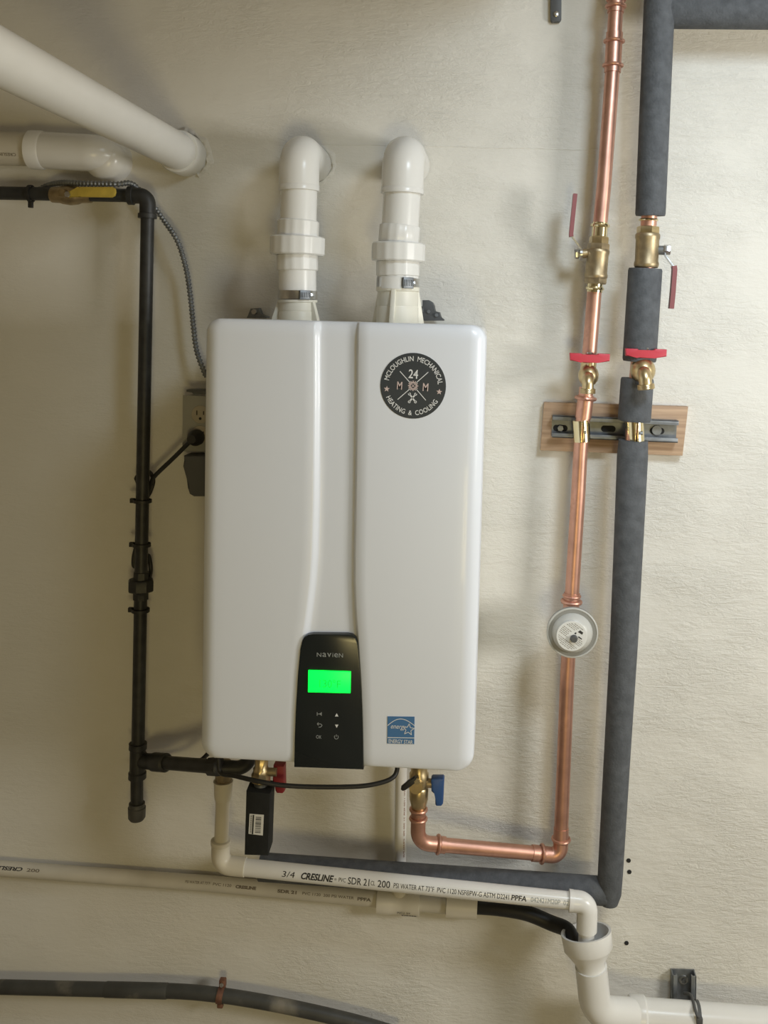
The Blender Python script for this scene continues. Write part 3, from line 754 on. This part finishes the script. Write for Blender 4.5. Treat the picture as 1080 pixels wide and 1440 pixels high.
# strut stub and its tie
T = thing('strut_bracket', 'short galvanised strut stub screwed to wall above drain pipe', 'bracket', at(963, 1385, 0))
def strut(b, c, ax, up, L, wd, dp, th=.0022, lip=.007):
    """U channel, open toward the room"""
    out = V((0, -1, 0)); ax = ax.normalized(); up = up.normalized()
    rot = Matrix((ax, out, up)).transposed()
    b.box(c + out * th / 2, (L, th, wd), 0, rot)
    for sg in (1, -1):
        b.box(c + out * dp / 2 + up * sg * (wd / 2 - th / 2), (L, dp, th), .0006, rot)
        b.box(c + out * (dp - th / 2) + up * sg * (wd / 2 - lip / 2), (L, th, lip), .0006, rot)
        b.box(c + out * (dp - .003) + up * sg * (wd / 2 - lip), (L, .006, th), .0006, rot)
b = B(); top = at(963.5, 1368, .012); strut(b, V((top.x - .002, -.0005, top.z - .04)), V((-.03, 0, 1)), V((1, 0, 0.03)), .08, 34 * mpp(.01), .021, .0025, .0085)
b.obj('channel', GALV, T)
c = at(961, 1377, .003); B().lathe(c, c - V((0, .003, 0)), [(0, .009), (1, .0085)], 20).obj('washer', STEEL, T)
B().nut(c - V((0, .003, 0)), c - V((0, .007, 0)), .0048).obj('screw', GREYPL, T)
q0 = lerp(at(900, 1428, s2), at(1140, 1446, s2), (980 - 900) / 240.)
o = B().band(q0, V((1, 0, -.07)), rc * .665, rc * .665 + .0018, .0055, 36)
hd = q0 + V((-.001, -rc * .60, rc * .42)); o.box(hd, (.011, .009, .013), .0015)
o.tube(spline([hd + V((0, 0, .004)), hd + V((-.006, .004, .012)), at(972, 1400, .05), at(962, 1397, .03)], 5), .003, 8)
tag(o.obj('cable_tie', GREYPL), 'dark cable tie holding the drain pipe to strut stub', 'cable tie', 'black ties round the pipes')

# ------------------------------------------------------------------ wall water pipe (behind)
s = .020; rw = .0150
T = thing('wall_pipe', 'thin pale plastic pipe along wall at lower left, with faded print', 'pipe', at(300, 1245, s))
wA, wM = at(-70, 1216, s), at(300, 1243, s)
wE = at(534, 1267, s)
p1 = B().cyl(wA, wM, rw, 26).obj('pipe', PVCPAINT, T)
p2 = B().cyl(wM, at(632, 1274, s), rw, 26).obj('pipe', PVCPAINT, T)
b = B(); fx_ = lambda px: (px + 70) / 370
on_pipe(b, wA, wM, rw, 'CRESLINE', fx_(-12), fx_(37), .007, .62, .03, .25, True); b.obj('lettering', INK, p1)
f2 = lambda px: (px - 300) / 332
wQ = at(632, 1274, s)
for body, a_, c_, x0, x1, h, an, bo, pp_ in (('200', wA, wM, fx_(43), fx_(61), .006, .6, .02, p1), ('PSI WATER AT 73\u00b0F', wA, wM, fx_(264), fx_(298), .005, .6, .01, p1),
        ('PVC 1120', wM, wQ, f2(302), f2(328), .005, .55, .01, p2), ('CRESLINE', wM, wQ, f2(334), f2(363), .006, .5, .06, p2), ('SDR 21', wM, wQ, f2(393), f2(420), .006, .45, .05, p2),
        ('PVC 1120  200 PSI WATER', wM, wQ, f2(428), f2(500), .005, .45, .01, p2), ('PPFA', wM, wQ, f2(505), f2(524), .006, .4, .04, p2)):
    b = B(); on_pipe(b, a_, c_, rw, body, x0, x1, h, an, bo); b.obj('lettering', FADED, pp_)
a, c = at(531, 1266.5, s), at(590, 1270, s); rt = 17.5 * mpp(s)
FT = B().lathe(a, c, [(0, rw), (0, rt), (.3, rt), (.34, rt * .95), (.66, rt * .95), (.7, rt), (1, rt), (1, rw)], 30).obj('tee_fitting', PVCOLD, T)
b = B(); on_pipe(b, a, c, rt, 'PVC-I  3/4', .50, .80, .005, -.35, .0); on_pipe(b, a, c, rt, 'D2466', .60, .95, .0055, -.75, .06); b.obj('lettering', INK, FT)
a2, c2 = at(628, 1271.5, s), at(671, 1275, s)
B().lathe(a2, c2, [(0, rw), (0, rt), (1, rt), (1, rw)], 30).obj('coupling', PVCOLD, T)
bA, bT = at(562, 1262, s), at(564.5, 1060, .03)
rb = 8.6 * mpp(s)
B().lathe(bA, at(562.2, 1235, s), [(0, rb * 1.3), (1, rb * 1.3)], 24).obj('tee_branch', PVCOLD, T)
p3 = B().cyl(bA, bT, rb, 24).obj('branch_pipe', PVC, T)
b = B(); L = bA - bT
vs, fs, tw, th = sliced('PVC 1120 SDR 21 200 PSI  CRESLINE', .02)
t_ = L.normalized(); n_ = V((0, -1, 0)); n_ = (n_ - n_.dot(t_) * t_).normalized(); u_ = t_.cross(n_)
sgn = 1 if u_.x > 0 else -1
def fnb(x, z):
    q = bT + L * lerp(.22, .70, x / tw); an = .75 - (z / th - .5) * .003 / rb
    return q + (rb + .0003) * (n_ * cos(an) + u_ * sgn * sin(an))
put(b, vs, fs, fnb); b.obj('lettering', REDINK, p3)

# black hose from the wall pipe into the drain cup
hs = spline([at(664, 1274.5, .022), at(700, 1277, .035), at(740, 1284, .045), at(775, 1298, .055), at(798, 1308, .080), at(808, 1328, .100)], 8)
tag(B().tube(hs, 10.5 * mpp(.05), 18).obj('drain_hose', RUBBER), 'black hose curving from pale wall pipe into the drain cup', 'hose')

# ------------------------------------------------------------------ hot water outlet: foam-wrapped stub and insulated pipe
T = thing('insulated_pipe', 'black foam insulated pipe right of copper, running down and under the heater', 'pipe', at(857, 1270, .07))
def ipt(px, py, s=.07): return at(px, py, s)
def sleeve(a, c, r, name='foam_sleeve', seg=32):
    L = (c - a).length; e = .004 / L
    o = B().lathe(a, c, [(0, r * .5), (0, r * .96), (e, r), (1 - e, r), (1, r * .96), (1, r * .5)], seg)
    return o.obj(name, FOAM, T)
m7 = mpp(.07)
top_r = 20.7 * mpp(.09)
sleeve(at(914.5, 303.5, .085), at(930.5, -75, .110), top_r)
sleeve(at(930, 15, .094), at(1180, 17, .094), 23.5 * mpp(.094), 'foam_sleeve')
inner_r = 11 * m7
B().tube([at(914, 290, .082), at(911, 330, .078), at(908, 390, .074), at(898, 510, .071), at(895, 540, .07), at(891, 600, .07), at(889, 650, .07)], inner_r, 20).obj('copper_core', COPPER, T)
sleeve(at(899, 508, .071), at(907.5, 377.5, .075), 23.3 * m7)
sleeve(at(891.8, 592, .069), at(896.3, 532, .069), 22.8 * m7)
pts = [at(890.6, 619, .069), at(889.5, 640, .069), at(884, 760, .068), at(877.5, 900, .067), at(868, 1060, .066), at(858.5, 1225, .064), at(856.5, 1256, .064), at(856, 1270, .064)]
rr = [21.5 * m7 * .94, 21.5 * m7, 20.6 * m7, 19.7 * m7, 18.8 * m7, 18 * m7, 17.5 * m7, 13 * m7]
B().tube(pts, rr, 32).obj('foam_sleeve', FOAM, T)
hz0, hz1 = at(366, 1219, .068), at(852, 1253, .060)
B().tube([lerp(hz0, hz1, i / 6) for i in range(7)], [19.5 * mpp(.065)] * 7, 30).obj('foam_sleeve', FOAM, T)
# square foam block under the heater
def quad(pts, s): return [at(x, y, s) for x, y in pts]
b = B(); fs_ = .224
front = quad([(346, 1113), (380, 1116), (377, 1204), (343.5, 1203)], fs_)
b.prism(front, V((-.003, .05, 0)), .003)
BLK = b.obj('foam_block', DARKFOAM, T, label='square black foam block with barcode label')
b = B(); b.prism(quad([(351, 1144.5), (371, 1146), (369.5, 1175), (349.5, 1172.5)], fs_ + .0006), V((0, .0012, 0))); b.obj('barcode_label', LABELW, BLK)
b = B(); rnd = random.Random(3)
y = 1148.5
while y < 1171.5:
    h = rnd.choice((.7, 1.0, 1.5)); line_mark(b, (359.5 + rnd.uniform(0, .3) - .05 * (y - 1148), y + h / 2), (367.5 - .05 * (y - 1148), y + h / 2 + .4), h, fs_ + .0008); y += h + rnd.choice((.7, .9, 1.3))
line_mark(b, (356.5, 1146), (355, 1173), 2.2, fs_ + .0008)
y = 1147.0
while y < 1171:
    line_mark(b, (352.2 - .05 * (y - 1148), y), (354.4 - .05 * (y - 1148), y + .1), .8, fs_ + .0008); y += 1.6
b.obj('barcode', INK, BLK)
# hot outlet valve with red handle
ss = .197
B().cyl(at(366, 1122, ss), at(367, 1098, ss), 10 * mpp(ss), 20).obj('valve_stub', GALV, T)
HV = B().lathe(at(366.5, 1101, ss), at(368, 1064, ss), [(0, .0115), (.1, .0175), (.3, .0175), (.42, .0145), (.55, .0145), (.62, .012), (1, .012)], 8).obj('outlet_valve', BRASS, T)
a = at(372, 1085, ss); B().cyl(a, a + V((.022, 0, 0)), .0075, 14).obj('valve_stem', OLDBRASS, HV)
b = B(); b.prism(quad([(384, 1077), (399, 1078), (399.5, 1114), (397, 1116.5), (389, 1116), (387, 1113), (386, 1100), (383, 1098)], .192), V((0, .022, 0)), .003); b.obj('valve_handle', SHADERED, HV)

# ball valve shared builder
def ball_valve(T, ax, y0, y1, px, s, mats, prof, name='ball_valve'):
    a, c = at(px[1], y1, s), at(px[0], y0, s); k = mpp(s); o = None
    for f0_, f1_, r_, seg, m, nm in prof:
        p, q = lerp(c, a, f0_), lerp(c, a, f1_)
        if nm == 'body':
            o = B().lathe(q, p, [(0, r_ * k * .92), (.06, r_ * k), (.12, r_ * k), (.2, r_ * k * .94), (.8, r_ * k * .94), (.88, r_ * k), (.95, r_ * k), (1, r_ * k * .92)], seg).obj(name, m, T)
    for f0_, f1_, r_, seg, m, nm in prof:
        p, q = lerp(c, a, f0_), lerp(c, a, f1_)
        if nm == 'hex': B().nut(q, p, r_ * k, 6, .2).obj('hex_end', m, o)
        elif nm == 'ring': B().ring(lerp(p, q, .5), q - p, r_ * k * .9, (p - q).length / 2, 28).obj('press_bead', m, o)
        elif nm == 'sleeve': B().cyl(q, p, r_ * k, 24).obj('press_sleeve', m, o)
    return o
BV = ball_valve(T, None, 306, 380, (912, 908.5), .078, None,
    ((.30, .95, 17.2, 24, OLDBRASS, 'body'), (.17, .31, 15.5, 6, BRASS, 'hex'), (.04, .2, 10.5, 20, BRIGHTBRASS, 'sleeve'), (.02, .07, 13, 20, BRIGHTBRASS, 'ring'), (.78, .93, 16.0, 6, OLDBRASS, 'hex')))
a, c = at(922, 352, .078), at(935, 352, .082); B().cyl(a, c, .0085, 16).obj('valve_stem', GALV, BV)
a, c = at(933, 351, .082), at(943, 351.5, .084); B().nut(a, c, .0095, 6).obj('handle_nut', STEEL, BV)
def strap(pts, wd, th):
    """flat metal strap through pixel points at given s"""
    b = B(); fr = frames(pts); rings = []
    for p, (t, n, bb) in zip(pts, fr):
        rings.append([p + n * wd / 2 + bb * th / 2, p + n * wd / 2 - bb * th / 2, p - n * wd / 2 - bb * th / 2, p - n * wd / 2 + bb * th / 2])
    return b.loft(rings)
lv = [at(934, 350, .082), at(935, 359, .082), at(941, 367, .084), at(947.5, 376, .086)]
LVR = strap(lv, .013, .0022).obj('lever', STEEL, BV)
strap([at(947.5, 374, .086), at(948.3, 379, .086), at(946, 410, .086), at(943.6, 434, .086)], .016, 6.2 * mpp(.08)).obj('lever_grip', DULLRED, BV)

def drain_valve(T, ball, br, spout, sr, hand, s):
    k = mpp(s); c = at(*ball, s + .018)
    o = B(); o.ball(c, br * k, (1, 1.15, 1.08)); o.lathe(at(ball[0], ball[1], s), c, [(0, br * k * .8), (1, br * k * .8)], 24)
    DV = o.obj('drain_valve', BRASS, T)
    s2_ = s + .055; e = at(*spout, s2_)
    m_ = at(lerp(ball[0], spout[0], .55), ball[1] + 5, s2_)
    pts = fillet([c, m_, e], .012, 8)
    SPT = B().tube(pts, sr * k * .72, 22).obj('spout', BRASS, DV)
    d = (e - m_).normalized()
    for f in (0.0, .4, .8): B().ring(e - d * (.0035 * f * 2 - .0015), d, sr * k * .84, .0018, 26).obj('hose_thread', BRASS, DV)
    B().cyl(e - d * .006, e + d * .001, sr * k * .8, 24).obj('spout_end', OLDBRASS, DV)
    hx0, hx1, hy = hand; hc = (hx0 + hx1) / 2; W = hx1 - hx0
    st = at(hc, hy + 2, s + .024); B().cyl(c, st, .0055, 14).obj('valve_stem', BRASS, DV)
    b = B()
    pl = [(hx0, hy - 7), (hx0 + W * .29, hy - 6.5), (hx0 + W * .33, hy - 3.5), (hx0 + W * .67, hy - 3), (hx0 + W * .71, hy - 6.3), (hx1, hy - 5.5), (hx1 - .5, hy + 4.5), (hx0 + W * .7, hy + 7), (hx0 + W * .35, hy + 6.6), (hx0 + W * .28, hy + 5), (hx0 + .5, hy + 3.5)]
    b.prism([at(x, y, s + .034) for x, y in pl], V((0, .017, 0)), .0018)
    b.obj('valve_handle', RED, DV)
    a = at(hc, hy - 5, s + .026); B().nut(a, a + V((0, 0, .004)), .006).obj('handle_nut', STEEL, DV)
    return DV
drain_valve(T, (904, 521), 17.2, (908.5, 545), 12.5, (880, 938, 497), .07)

# ------------------------------------------------------------------ copper cold water pipe
T = thing('copper_pipe', 'bare copper pipe on the wall dropping to heater with red and blue handles', 'pipe', at(789, 1190, .06))
CS = .0615
CP = [(868.5, -30), (866.5, 0), (861.5, 100), (848.5, 270), (844, 314), (836, 409), (829.5, 490), (824, 556), (817.5, 608), (814, 680), (804, 840), (798.5, 930), (789, 1170)]
def cpt(y, s=CS):
    for (x0, y0), (x1, y1) in zip(CP, CP[1:]):
        if y <= y1 or y1 == 1170: return at(lerp(x0, x1, (y - y0) / (y1 - y0)), y, s)
rcp = 10.1 * mpp(CS)
def cseg(y0, y1, r=rcp):
    n = 6; B().tube([cpt(lerp(y0, y1, i / n)) for i in range(n + 1)], r, 24).obj('pipe', COPPER, T)
cseg(-30, 320); cseg(400, 515); cseg(545, 840); cseg(838, 1182)
def bead(y, r=1.22, h=.0042):
    c = cpt(y); d = (cpt(y - 5) - cpt(y + 5)).normalized(); B().ring(c, d, rcp * (r - .08), h * .6, 28).obj('press_bead', COPPER, T)
def csleeve(y0, y1, r=1.13): B().cyl(cpt(y1), cpt(y0), rcp * r, 24).obj('press_coupling', COPPER, T)
csleeve(46, 102); bead(58, 1.33, .005); bead(92, 1.33, .005); csleeve(-20, 18); bead(9, 1.33, .005); bead(0, 1.28)
csleeve(834, 868); bead(846, 1.32, .007); bead(838, 1.22)
BV = ball_valve(T, None, 313, 411, (844.3, 836), .066, None,
    ((.38, .80, 16.2, 24, OLDBRASS, 'body'), (.20, .32, 13.5, 6, BRASS, 'hex'), (.30, .42, 15.6, 6, OLDBRASS, 'hex'), (.0, .22, 10.8, 20, BRIGHTBRASS, 'sleeve'), (.02, .07, 12.5, 20, BRIGHTBRASS, 'ring'),
     (.74, .88, 15.6, 6, OLDBRASS, 'hex'), (.86, 1.0, 10.8, 20, BRIGHTBRASS, 'sleeve'), (.92, .97, 11.8, 20, BRIGHTBRASS, 'ring')))
a, c = at(828, 356, .066), at(815, 357, .066); B().cyl(a, c, .0085, 16).obj('valve_stem', OLDBRASS, BV)
a, c = at(819, 357, .066), at(815, 357, .066); B().nut(a, c, .012, 16).obj('stem_washer', STEEL, BV)
a, c = at(814.5, 357, .066), at(807.5, 357.5, .066); B().nut(a, c, .0088, 6).obj('handle_nut', STEEL, BV)
strap([at(816, 357, .068), at(816, 349, .068), at(810, 341, .07), at(803.3, 331.5, .072)], .013, .0022).obj('lever', STEEL, BV)
strap([at(803.2, 333, .072), at(803, 329, .072), at(806, 300, .072), at(808.8, 273, .072)], .016, 5.6 * mpp(.07)).obj('lever_grip', DULLRED, BV)
drain_valve(T, (827.5, 528), 14.2, (826.5, 551), 11, (801.5, 858, 503.5), CS)
csleeve(556, 588, 1.12); bead(560, 1.38, .006)
B().cyl(cpt(520), cpt(500), rcp * 1.08, 20).obj('valve_neck', BRASS, T)
# bottom elbow and run to the heater
pe = [at(789.2, 1166, CS), at(787.5, 1201, CS + .003), at(768, 1200.5, CS + .006)]
k = mpp(CS)
pts = fillet([at(789.2, 1164, CS), at(788, 1204, CS + .003), at(760, 1200.5, CS + .008)], .026, 12)
B().tube(pts, rcp * 1.08, 24).obj('elbow', COPPER, T)
d = V((0, 0, 1)); c = at(789, 1180, CS); B().ring(c, d, rcp * 1.18, .0032, 28).obj('press_bead', COPPER, T)
c0_, c1_ = at(770, 1201.5, CS + .007), at(610, 1187, .115)
d = (c1_ - c0_)
B().ring(at(762, 1200.8, CS + .009), d, rcp * 1.18, .0032, 28).obj('press_bead', COPPER, T)
B().cyl(at(757, 1200.3, CS + .01), at(748, 1199.5, CS + .013), rcp * 1.12, 24).obj('press_sleeve', COPPER, T)
B().cyl(c0_, c1_, rcp * .98, 24).obj('pipe', COPPER, T)
q1, q2, q3 = at(622, 1188, .113), at(587.5, 1185, .128), at(588.5, 1140, .135)
pts = fillet([q1, q2, q3], .034, 12)
B().tube(pts, rcp * 1.03, 24).obj('elbow', COPPER, T)
B().ring(at(616, 1187.5, .115), d, rcp * 1.14, .0034, 28).obj('press_bead', COPPER, T)
B().cyl(at(619, 1187.7, .114), at(626, 1188.4, .112), rcp * 1.12, 24).obj('press_sleeve', COPPER, T)
B().ring(at(588.3, 1151, .135), V((0, 0, 1)), rcp * 1.08, .003, 28).obj('press_bead', COPPER, T)
B().ring(at(588.6, 1138, .135), V((0, 0, 1)), rcp * 1.08, .003, 28).obj('press_bead', COPPER, T)
vk = mpp(.14)
IV = B().lathe(at(588.8, 1137, .136), at(589.5, 1075, .14), [(0, 9.5 * vk), (.03, 10.5 * vk), (.20, 13 * vk), (.22, 13.6 * vk), (.46, 14 * vk), (.5, 12.5 * vk), (.6, 14 * vk), (.8, 14 * vk), (.84, 12 * vk), (1, 12 * vk)], 20).obj('inlet_valve', BRASS, T)
c = at(586.5, 1098, .14); B().cyl(c, c - V((0, .026, 0)), .0125, 18).obj('drain_port', BRASS, IV)
c2_ = at(586.5, 1098, .167); B().nut(c2_, c2_ - V((0, .005, 0)), .0055).obj('port_nut', BRIGHTBRASS, IV)
b = B(); b.prism([at(x, y, .172) for x, y in ((586, 1094), (583, 1092.5), (574, 1099), (564, 1107), (563.5, 1111), (566, 1113), (570, 1112), (579, 1105), (585, 1101))], V((0, .008, 0)), .002); b.obj('port_lever', RUBBER, IV)
a = at(600, 1101, .14); B().cyl(a, a + V((.02, 0, 0)), .0085, 14).obj('valve_stem', OLDBRASS, IV)
b = B(); b.prism([at(x, y, .15) for x, y in ((606, 1097), (608, 1095.5), (623, 1095.5), (624.5, 1097), (623, 1131), (620.5, 1134), (613.5, 1134), (612, 1132), (612.5, 1114.5), (606.5, 1113.5))], V((0, .02, 0)), .0025); b.obj('valve_handle', BLUE, IV)

# expansion tank hung on the copper pipe
ts = .118; tc_ = at(804.5, 888.5, ts); kt = mpp(ts)
T = thing('expansion_tank', 'small round expansion tank with grey rim and printed disc, on copper pipe', 'tank', tc_)
ax = V((0, -1, 0))
B().lathe(tc_ + V((0, .038, 0)), tc_ + V((0, .001, 0)), [(0, 14 * kt), (.2, 24 * kt), (.5, 32 * kt), (1, 34 * kt)], 40).obj('shell', TANK, T)
b = B(); b.band(tc_ - V((0, .002, 0)), ax, 27 * kt, 36 * kt, .009, 48); b.obj('rim', GREYRIM, T, label='grey painted rim')
B().ring(tc_ - V((0, .006, 0)), ax, 35 * kt, .0018, 48, 8).obj('rim_lip', TANK, T)
DM = B().lathe(tc_, tc_ - V((0, .026, 0)), [(0, 29.5 * kt), (.2, 29 * kt), (.4, 27.5 * kt), (.62, 25 * kt), (.82, 21.5 * kt), (.95, 16 * kt), (1, 9 * kt)], 44).obj('dome', TANK, T)
lc = at(804.0, 894.5, ts + .0255); lc = V((lc.x, lc.y, lc.z))
LB = B().lathe(lc + V((0, .004, 0)), lc - V((0, .0006, 0)), [(0, 21.3 * kt), (.9, 21.3 * kt), (1, 21 * kt)], 40).obj('printed_disc', LABELW, T)
b = B(); rnd = random.Random(5); ca, sa = cos(-.62), sin(-.62)
def dm(x, z): return lc + V(((x * ca - z * sa) * kt, -.0009, (x * sa + z * ca) * kt))
for row in range(-7, 8):
    z = row * 2.4; half = sqrt(max(0, 18.5 ** 2 - z * z)); x = -half
    if abs(row) in (3,): continue
    while x < half - 1.5:
        wd = rnd.uniform(1.0, 3.4); x2 = min(half, x + wd)
        if (x * x + z * z) > 50 and not (x > -2 and 3 < z < 15):
            b.bm.faces.new([b.bm.verts.new(dm(*p)) for p in ((x, z - .38), (x2, z - .38), (x2, z + .38), (x, z + .38))])
        x = x2 + rnd.uniform(.5, 1.0)
b.obj('small_print', FADED, LB)
b = B()
for (x0, z0, x1, z1) in ((3, 10, 10, 14), (0, 5, 3, 8), (7, 4, 14, 6)):
    b.bm.faces.new([b.bm.verts.new(dm(*p)) for p in ((x0, z0), (x1, z0 + .6), (x1 - .6, z1), (x0 + 1, z1))])
b.obj('print_block', INK, LB)
vc = at(807, 898, ts + .027); B().lathe(vc + V((0, .006, 0)), vc - V((0, .007, 0)), [(0, 5.6 * kt), (.7, 5.2 * kt), (1, 4 * kt)], 18).obj('valve_cap', GREYPL, T)
B().cyl(cpt(888, CS + .0135), tc_ + V((0, .03, 0)), .012, 18).obj('stem', COPPER, T)

# ------------------------------------------------------------------ board, strut, clamps
q = [at(x, y, .019) for x, y in ((765.5, 566), (968, 572), (960, 641), (760, 633.5))]
tag(B().prism(q, V((0, .0192, 0)), .001).obj('backing_board', WOOD), 'brown wooden board fixed to the wall behind both pipes', 'board')
sa_, sb_ = at(776, 598, .02), at(951, 605.5, .02)
SA = thing('strut_channel', 'galvanised slotted strut channel screwed on the wooden board', 'strut', (sa_ + sb_) / 2)
b = B(); ax_ = (sb_ - sa_); up_ = V((-ax_.z, 0, ax_.x)); strut(b, (sa_ + sb_) / 2 + V((0, -.0003, 0)), ax_, up_, ax_.length, 31 * mpp(.03), .021, .0022, .0075)
b.obj('channel', GALV, SA)
for px, py in ((788, 602), (855.5, 603), (924, 606)):
    c = at(px, py, .0232); b = B(); rot = Matrix((ax_.normalized(), V((0, -1, 0)), up_.normalized())).transposed()
    b.box(c, (.022, .0012, .010), .0035, rot) if False else None
    pl = []
    for k in range(20):
        a = 2 * pi * k / 20; x_ = cos(a) * .0062 + (.0075 if cos(a) > 0 else -.0075); z_ = sin(a) * .0062
        pl.append(c + ax_.normalized() * x_ + up_.normalized() * z_)
    b.prism(pl, V((0, .001, 0))); b.obj('slot', SLOT, SA)
c = at(788, 602, .0238); B().nut(c, c - V((0, .006, 0)), .0062).obj('screw', GALV, SA)
c = at(923.5, 605, .0238); B().lathe(c, c - V((0, .003, 0)), [(0, .0095), (1, .009)], 20).obj('screw', GALV, SA)
def pipe_clamp(label, c, axis, R, h, tab):
    T = thing('pipe_clamp', label, 'clamp', c, 'brass coloured strut clamps')
    B().band(c, axis, R, R + .0014, h, 24, -2.4, -.10).obj('clamp_half', BRIGHTBRASS, T)
    B().band(c, axis, R, R + .0014, h, 24, .10, 2.4).obj('clamp_half', BRIGHTBRASS, T)
    for sg in (1, -1):
        q = c + V((sg * .0022, -R - .0035, 0)); B().box(q, (.0014, .009, h), .0003).obj('clamp_ear', BRIGHTBRASS, T)
    q = c + V((.0032, -R - .004, 0)); B().nut(q, q + V((.004 + tab, 0, 0)), .0036).obj('clamp_screw', STEEL, T)
    for sg in (1, -1):
        q = V((c.x + sg * (R * .8), -.036, c.z)); B().box(q, (.0016, .022, h * .8), .0003).obj('clamp_leg', GALV, T)
pipe_clamp('brass strut clamp round the bare copper pipe', cpt(606), V((-.10, 0, 1)), rcp * 1.08, 30 * mpp(.06), .0)
pipe_clamp('brass strut clamp round the foam insulated pipe', at(893, 607, .07), V((-.08, 0, 1)), inner_r * 1.06, 29 * mpp(.07), .004)

# ------------------------------------------------------------------ black pipe low on the wall with hanger
s = .036
bp = spline([at(-60, 1387, s), at(0, 1388, s), at(150, 1391.5, s), at(250, 1394, s), at(310, 1399.5, s), at(370, 1409, s), at(430, 1421, s), at(500, 1437.5, s), at(560, 1455, s)], 8)
T = thing('poly_pipe', 'dusty black plastic pipe sagging along the bottom of the wall', 'pipe', at(200, 1393, s))
B().tube(bp, 10.2 * mpp(s), 24).obj('pipe', POLY, T)
B().lathe(at(148, 1391.4, s), at(236, 1393.6, s), [(0, 10.3 * mpp(s)), (.02, 10.9 * mpp(s)), (.98, 10.9 * mpp(s)), (1, 10.3 * mpp(s))], 24).obj('coupler', POLY, T)
hc = at(310.5, 1399.5, s); hr = 10.4 * mpp(s)
T = thing('pipe_hanger', 'rusty copper hanger strap holding the dusty black pipe', 'hanger', hc)
B().band(hc, V((1, 0, -.1)), hr, hr + .0018, .012, 26).obj('strap', RUST, T)
q = hc + V((.002, 0, hr + .008)); B().box(V((q.x, -.030, q.z)), (.013, .012, .017), .002).obj('tab', RUST, T)
c = V((q.x, -.036, q.z + .001)); B().nut(c, c - V((0, .005, 0)), .004).obj('screw', STEEL, T)
q = hc + V((.0, -.002, -hr - .005)); B().box(q, (.012, .01, .009), .002).obj('tail', RUST, T)

# bracket at the very top
T = thing('wall_bracket', 'small dark metal bracket at the top edge of the wall', 'bracket', at(782, 10, .01))
B().prism([at(x, y, .012) for x, y in ((774, -40), (790, -40), (789.5, 27), (787, 30), (776.5, 30.5), (774.5, 28))], V((0, .0115, 0)), .001).obj('plate', GREYPL, T)
c = at(782, 20, .012); B().lathe(c, c - V((0, .003, 0)), [(0, .0055), (.7, .005), (1, .003)], 16).obj('screw', STEEL, T)

for o in list(bpy.data.objects):
    if '_w' in o: del o['_w']
